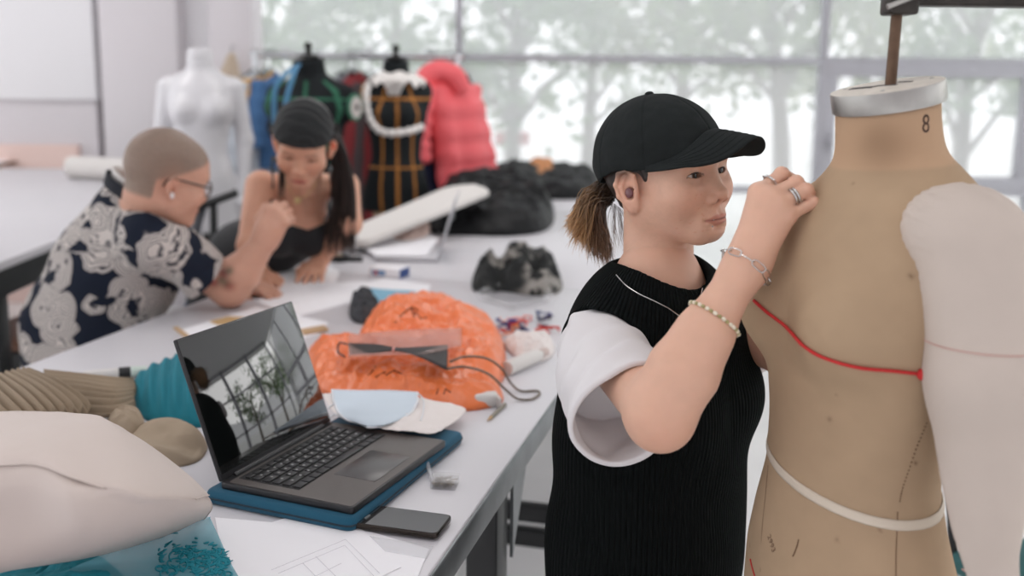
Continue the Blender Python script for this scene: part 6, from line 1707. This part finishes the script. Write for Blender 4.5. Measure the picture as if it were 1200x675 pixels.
bt = empty('bottle', Z(622,425,0), 'small white plastic bottle lying between the orange bag and the woman in the cap', 'bottle')
b0,b1 = Z(594,432,.017),Z(640,412,.017); bx_ = frame(b1-b0)[[1,2,0]]; Lb_ = np.linalg.norm(b1-b0)
B().lathe([(0,.0),(.016,.0),(.017,.004),(.017,Lb_*.7),(.011,Lb_*.82),(.009,Lb_*.86),(.009,Lb_*.9)],b0,22,bx_,cap=False).build('body',m_pale,bt); B().lathe([(0,Lb_*.86),(.011,Lb_*.86),(.010,Lb_),(0,Lb_)],b0,18,bx_,cap=False).build('cap',mat('pinkish_cap',lin(206,186,178),.6),bt)
heap('tissue',[(590,404),(610,396),(640,398),(650,412),(636,424),(606,420)],.03,m_tissue,'white tissue ball next to the thread tangle','tissue',21,folds=(22,.012),prof=.5)
# grey lace lump and second mask, box, and hair clip things
m_lace = mat('grey_lace', lin(66,68,72), .9, vary=(120,.5))
heap('scrunchie',[(409,366),(414,355),(428,351),(442,360),(446,374),(430,380),(414,377)],.045,m_lace,'dark grey lace scrunchie left of the orange bags','scrunchie',23,folds=(26,.016),prof=.45)
net = [[Z(429,337,.012),Z(450,339,.016),Z(486,341,.012)],[Z(430,348,.014),Z(452,351,.02),Z(488,349,.014)],[Z(434,358,.008),Z(455,364,.012),Z(486,358,.008)]]
mask('face_mask',net,'second surgical mask, brighter blue, lying beyond the scrunchie',mat('mask_mid_blue',lin(134,184,208),.85),[[net[0][2],Z(498,342,.006),Z(500,352,.006),net[2][2]],[net[0][0],Z(420,340,.006),Z(422,352,.006),net[2][0]]])
bx = empty('carton', Z(457,314,0), 'small white carton with blue end panel in front of the silver laptop', 'box')
bc = Z(456,318,.016); bax = nrm(Z(480,322,0)-Z(434,318,0)); BX = frame(bax)
B().box(bc,(.115,.075,.032),BX).build('carton_body',m_paper,bx,bevel=.001); B().box(bc+bax*.0585,(.002,.068,.030),BX).build('end_panel',mat('blue_print',lin(40,74,140),.5),bx)
B().box(bc-BX[1]*.0378+bax*(-.02),(.05,.0012,.016),BX).build('printed_panel',mat('blue_print2',lin(120,160,200),.5),bx); B().box(bc-BX[1]*.0380-bax*.03,(.012,.0012,.012),BX).build('red_mark',tm[0],bx)
for lab,x,y,w_,h_,col in (('round black tape dispenser by the long haired woman\'s hand',398,306,.034,.022,m_blk),):
    t5 = empty('tape_dispenser', Z(x,y,0), lab, 'tape dispenser'); c_ = Z(x,y,0)
    B().lathe([(.012,0),(w_,0),(w_,h_),(.012,h_),(.012,0)],c_,26,cap=False).build('body',col,t5); B().box(c_+np.array([.05,.0,.008]),(.07,.03,.016),frame((1,.1,0))).build('base',col,t5,bevel=.004); B().lathe([(0,0),(.012,0),(.012,h_+.003),(0,h_+.003)],c_,18,cap=False).build('hub',m_wood,t5)
# silver laptop beyond, lid edge-on
sl = empty('laptop', Z(470,296,0), 'silver laptop on the second table, open lid seen edge-on before the black jacket', 'laptop')
m_silv = mat('silver_laptop', lin(206,206,210), .35, metal=.5)
h0 = Z(513,308,.0); h1 = Z(530,262,0); hx = nrm(h1-h0); hy = np.array([-hx[1],hx[0],0])
HX = np.array([hx,hy,(0,0,1)])
B().box(h0+hx*.165+hy*.115+np.array([0,0,.010]),(.33,.23,.018),HX).build('base',m_silv,sl,bevel=.004)
B().box(h0+hx*.165+hy*.14+np.array([0,0,.0195]),(.28,.10,.001),HX).build('key_well',m_plate_g,sl)
upv = nrm(np.array([0,0,1.0])-hy*.30); top_ = h0+np.array([0,0,.02])
B().box(top_+hx*.165+upv*.112,(.33,.225,.007),np.array([hx,upv,np.cross(hx,upv)])).build('lid',m_silv,sl,bevel=.003)
sheet_on('paper',[(415,283),(470,262),(514,280),(500,301),(440,300)],TZ+.0205,m_paper,'white papers spread over the silver laptop','paper',.003)
# pale padded board beyond
net = [[Z(398,290,.10),Z(440,262,.12),Z(500,232,.12),Z(560,206,.11)],[Z(402,292,.085),Z(452,268,.105),Z(515,236,.105),Z(568,210,.10)],[Z(415,292,.06),Z(462,275,.075),Z(525,245,.08),Z(566,218,.09)]]
tpb = empty('pressing_board', Z(480,250,0), 'white padded pressing board slanting behind the silver laptop', 'pressing board')
s0_,s1_ = at_y(404,276,3.75),at_y(556,213,4.45)
ax_ = nrm(s1_-s0_); sd_ = nrm(np.cross(ax_,(0,0,1))); L0 = np.linalg.norm(s1_-s0_); b = B(); G = []
upn = np.cross(sd_,ax_)
for i in range(40):
    v = i/39; hw = .13*(1-.25*(1-v))*(1-max(0,(v-.9)/.1)**2*.999)**.5*(1-max(0,(.04-v)/.04)**2*.9)**.5; c_ = s0_+ax_*L0*v+np.array([0,0,-.03])
    G.append([c_+sd_*hw*math.cos(a)+upn*.022*math.copysign(abs(math.sin(a))**.6,math.sin(a)) for a in np.linspace(0,2*PI,28,endpoint=False)])
b.grid(np.transpose(np.array(G),(1,0,2)),closed_u=True); b.build('padded_top',m_pale,tpb,sharp=None)
for v in (.2,.8):
    c_ = s0_+ax_*L0*v+np.array([0,0,-.05]); B().tube([c_,np.array([c_[0],c_[1],TZ+.004])],.014,10).build('support',m_steel,tpb); B().box((c_[0],c_[1],TZ+.005),(.12,.10,.01)).build('foot',m_steel,tpb,bevel=.003)
heap('scraps',[(455,270),(480,258),(502,262),(500,276),(470,282)],.03,mat('pinkish_scrap',lin(222,196,186),.9),'pinkish cloth scraps lying behind the silver laptop papers','cloth',41,z0=TZ+.024,folds=(16,.01))
# jackets
m_nylon = mat('black_nylon', lin(18,19,21), .5, spec=.22, bump=('noise',9,.8,.03))
heap('jacket',[(500,262),(515,240),(548,226),(600,224),(640,232),(650,252),(640,270),(600,277),(545,276),(508,274)],.13,m_nylon,'crumpled black nylon jacket behind the silver laptop','jacket',52,folds=(4,.075),prof=.5,crump=(10,.022))
heap('jacket',[(570,222),(585,213),(628,212),(640,222),(625,234),(590,234)],.14,m_nylon,'second black jacket lying flatter behind the first','jacket',55,folds=(5,.03),prof=.4)
m_ol = mat('orange_lining', lin(206,140,88), .7)
heap('jacket',[(620,226),(640,209),(690,206),(706,220),(690,232),(645,234)],.11,m_nylon,'black jacket bundle farthest back by the window','jacket',58,folds=(5,.03),prof=.45)
heap('lining',[(606,220),(618,209),(648,208),(652,216),(632,224)],.15,m_ol,'tan orange lining cloth between the far black jackets','cloth',59,folds=(6,.02),prof=.4)
# papers and ruler by the laptop lid
sheet_on('paper',[(300,352),(345,333),(430,330),(420,352),(345,372)],TZ,m_paper,'white pattern paper under the elbow and hands of the seated pair','paper',.001)
sheet_on('paper',[(330,300),(352,292),(398,318),(392,333),(322,343)],TZ+.002,m_paper,'white sheet in front of the long haired woman','paper',.001)
sheet_on('paper',[(212,387),(300,360),(385,378),(372,392),(300,412),(238,408)],TZ+.0004,m_paper,'white sheet with tan scrap behind the black laptop lid','paper',.001)
sheet_on('paper',[(405,338),(450,326),(505,334),(498,352),(430,362)],TZ+.0006,m_paper,'white paper under the second blue mask','paper',.001)
sheet_on('card_strip',[(203,385),(208,384),(240,408),(235,410)],TZ+.0016,m_wood,'thin tan wooden strip on the paper behind the black laptop','strip',.004)
sheet_on('cloth_scrap',[(246,377),(268,371),(292,373),(285,380),(255,381)],TZ+.0016,mat('tan_scrap',lin(206,170,120),.8),'tan scrap of cloth on the sheet behind the black laptop','cloth',.002)
o = sheet_on('ruler',[(352,388),(380,383),(385,388),(356,393)],TZ+.0016,m_wood,'end of a wooden ruler beside the black laptop lid','ruler',.006)
# left foreground cloths -----------------------------------------------------
m_creamf = mat('cream_organza', lin(212,198,190), .7, spec=.3, bump=('noise',400,.06,.0006), sheen=.15)
Zp = lambda x,y,h: at_z(x,y,TZ+h)
net = [[Zp(-60,486,.10),Zp(20,484,.145),Zp(75,486,.165),Zp(112,489,.175),Zp(126,495,.16),Zp(140,502,.13)],
       [Zp(-70,515,.17),Zp(30,508,.20),Zp(90,508,.21),Zp(140,512,.20),Zp(170,524,.17),Zp(185,532,.13)],
       [Zp(-80,540,.19),Zp(30,532,.215),Zp(95,548,.215),Zp(160,570,.20),Zp(215,572,.15),Zp(233,572,.10)],
       [Zp(-80,575,.17),Zp(30,565,.19),Zp(90,580,.20),Zp(165,592,.17),Zp(225,594,.12),Zp(248,592,.07)],
       [Zp(-80,610,.13),Zp(30,605,.14),Zp(95,618,.15),Zp(160,618,.12),Zp(215,612,.075),Zp(243,604,.045)],
       [Zp(-80,655,.08),Zp(20,650,.085),Zp(90,645,.085),Zp(145,637,.065),Zp(200,624,.04),Zp(238,608,.025)],
       [Zp(-90,700,.03),Zp(0,672,.045),Zp(60,662,.045),Zp(115,652,.040),Zp(185,632,.022),Zp(234,610,.012)]]
G = patch(net,90,120); P_ = G.reshape(-1,3); P_[:,2] += .0022*fbm(P_*np.array([16,16,16]),5,3)
o = B().grid(P_.reshape(90,120,3)).build('organza_cloth',m_creamf,None,sharp=None,solid=.0016); settle(o,'billowing cream organza cloth at the lower left of the table','cloth')
G2 = P_.reshape(90,120,3)[:40].copy(); sl_ = np.linspace(0,1,40)[:,None]; G2[:,:,2] += .0035+.004*np.sin(np.linspace(0,PI*2.2,120))[None,:]*sl_; G2[-1,:,2] += .002
B().grid(G2).build('upper_fold',m_creamf,o,sharp=None,solid=.0016)
o2 = B().tube([P_.reshape(90,120,3)[i,-1] for i in range(90)],.0012,6).build('hem',m_creamf,o,sharp=None)
# teal tulle with lace
m_tulle = sheer('teal_tulle', lin(128,198,212), .48, .9); m_tealc = mat('teal_cloth', lin(20,132,148), .85, bump=('noise',60,.3,.003))
net = [[Zp(200,610,.030),Zp(243,606,.028),Zp(246,606,.012)],[Zp(120,650,.036),Zp(200,640,.020),Zp(258,632,.007)],[Zp(80,668,.030),Zp(180,665,.014),Zp(268,655,.005)],[Zp(40,700,.02),Zp(160,700,.012),Zp(288,690,.005)]]
G = patch(net,50,60); o = B().grid(G).build('tulle',m_tulle,None,sharp=None,solid=.0006); settle(o,'sheer teal tulle with lace motifs by the white sheets, lower left','cloth')
# lace motif: scrolls of thicker thread lying on the tulle
def on_obj(ob, px, py, lift=.001):
    ok,l_,n_,_ = ob.ray_cast(Vector(CAM),Vector(nrm(ray(px,py)))); return np.array(l_+n_*lift) if ok else None
lace = B(); r_ = np.random.default_rng(9)
def scroll(cx_,cy_,r0,turns,ph,sq=.6,w_=.0012):
    P = []
    for t in np.linspace(0,1,26):
        a = ph+turns*2*PI*t; rr_ = r0*(1-.75*t); q = on_obj(o,cx_+rr_*math.cos(a),cy_+rr_*math.sin(a)*sq)
        if q is not None: P.append(q)
    if len(P)>3: lace.tube(P,w_,6)
for a in [(215,652,18,1.2,2.5),(240,656,16,1.1,.5),(262,660,12,1,3),(205,662,16,-1.1,1),(232,668,18,1,4),(255,672,12,-1,2),(188,666,9,1,0),(220,645,10,-1,3.5),(246,648,9,1,5),(200,672,14,1,2),(268,674,10,1,1)]: scroll(*a)
for k in range(260):
    x_,y_ = 186+r_.uniform(0,90),650+r_.normal()*10+6
    if noise3(np.array([[x_*.055,y_*.09,1.]]),4)[0] < -.12: continue
    q = on_obj(o,x_,y_,.0006)
    if q is not None:
        a = r_.uniform(0,PI); lace.ball(q,(r_.uniform(.0035,.008),r_.uniform(.0015,.0032),.0008),8,5,rotz(a).T)
lace.build('lace_motif',m_tealc,o,sharp=None)
heap('teal_cloth',[(-30,690),(20,668),(70,660),(120,664),(150,684),(120,710),(20,715)],.022,m_tealc,'gathered bright teal cloth under the cream organza at the bottom left','cloth',63,folds=(14,.01),prof=.5)
# pleated skirts
m_pleat = mat('taupe_pleats', lin(150,132,110), .85, bump=('weave',300,.2,.001))
def pleated(name, net, npl, amp, m, label, cat, nu=90, nv=110, along=0, thick=.003):
    G = patch(net,nu,nv); s_ = np.linspace(0,1,nv if along == 0 else nu); w_ = amp*(2*np.abs((s_*npl)%1-.5)-.5)
    if along == 0: G[:,:,2] += w_[None,:]
    else: G[:,:,2] += w_[:,None]
    o = B().grid(G).build(name,m,None,sharp=None,solid=thick); settle(o,label,cat); return o
net = [[Zp(-70,462,.04),Zp(-20,448,.055),Zp(10,438,.06),Zp(34,434,.062)],[Zp(-60,476,.07),Zp(0,468,.085),Zp(40,456,.09),Zp(72,450,.08)],[Zp(-50,490,.06),Zp(20,488,.075),Zp(65,480,.08),Zp(104,474,.06)],[Zp(-40,498,.04),Zp(30,500,.05),Zp(70,495,.05),Zp(100,488,.04)]]
pleated('pleated_skirt',net,11,.014,m_pleat,'taupe pleated skirt folded to a point at the left, behind the organza','skirt',along=0)
net = [[Zp(52,437,.05),Zp(90,441,.055),Zp(130,446,.05),Zp(156,447,.03)],[Zp(60,449,.060),Zp(95,452,.062),Zp(132,458,.06),Zp(158,456,.035)],[Zp(70,464,.055),Zp(104,468,.055),Zp(135,470,.05),Zp(156,466,.03)],[Zp(85,488,.03),Zp(110,490,.03),Zp(140,488,.03),Zp(158,478,.02)]]
pleated('pleated_scarf',net,7,.014,m_pleat,'taupe pleated scarf lying flat left of the teal ribbed top','scarf',along=1)
m_taupe = mat('taupe_cloth', lin(168,150,128), .8, bump=('noise',200,.15,.001))
heap('taupe_pouch',[(140,528),(160,512),(195,507),(228,508),(243,522),(234,540),(205,548),(160,545)],.034,m_taupe,'soft taupe cloth roll between the organza and the black laptop','cloth',71,folds=(7,.016),prof=.6,dirs=((.5,.9,0),60))
heap('taupe_cloth',[(118,512),(134,502),(158,498),(174,508),(160,520),(132,520)],.042,m_taupe,'taupe cloth corner sticking up above the organza','cloth',73,folds=(9,.024),prof=.8)
m_ribt = mat('teal_rib', lin(16,118,134), .85, bump=('noise',90,.2,.002))
heap('ribbed_top',[(150,470),(160,452),(190,436),(222,428),(250,450),(262,480),(240,500),(205,500),(170,492)],.052,m_ribt,'teal ribbed knit top heaped behind the black laptop lid','top',75,folds=(4,.007),prof=.55,dirs=((.95,.3,0),260))
# marker pen roll behind
mp_ = empty('marker_pen', Z(140,437,0), 'white marker pen with black band, behind the taupe scarf', 'pen'); a_,b_ = Z(98,441,.012),Z(172,434,.012)
B().tube([a_,a_+(b_-a_)*.55],.012,14).build('barrel',m_pale,mp_); B().tube([a_+(b_-a_)*.55,a_+(b_-a_)*.74],.0122,14).build('band',m_blk,mp_); B().tube([a_+(b_-a_)*.74,b_],[.012,.0105],14).build('cap',mat('cap_grey_green',lin(210,222,212),.5),mp_)
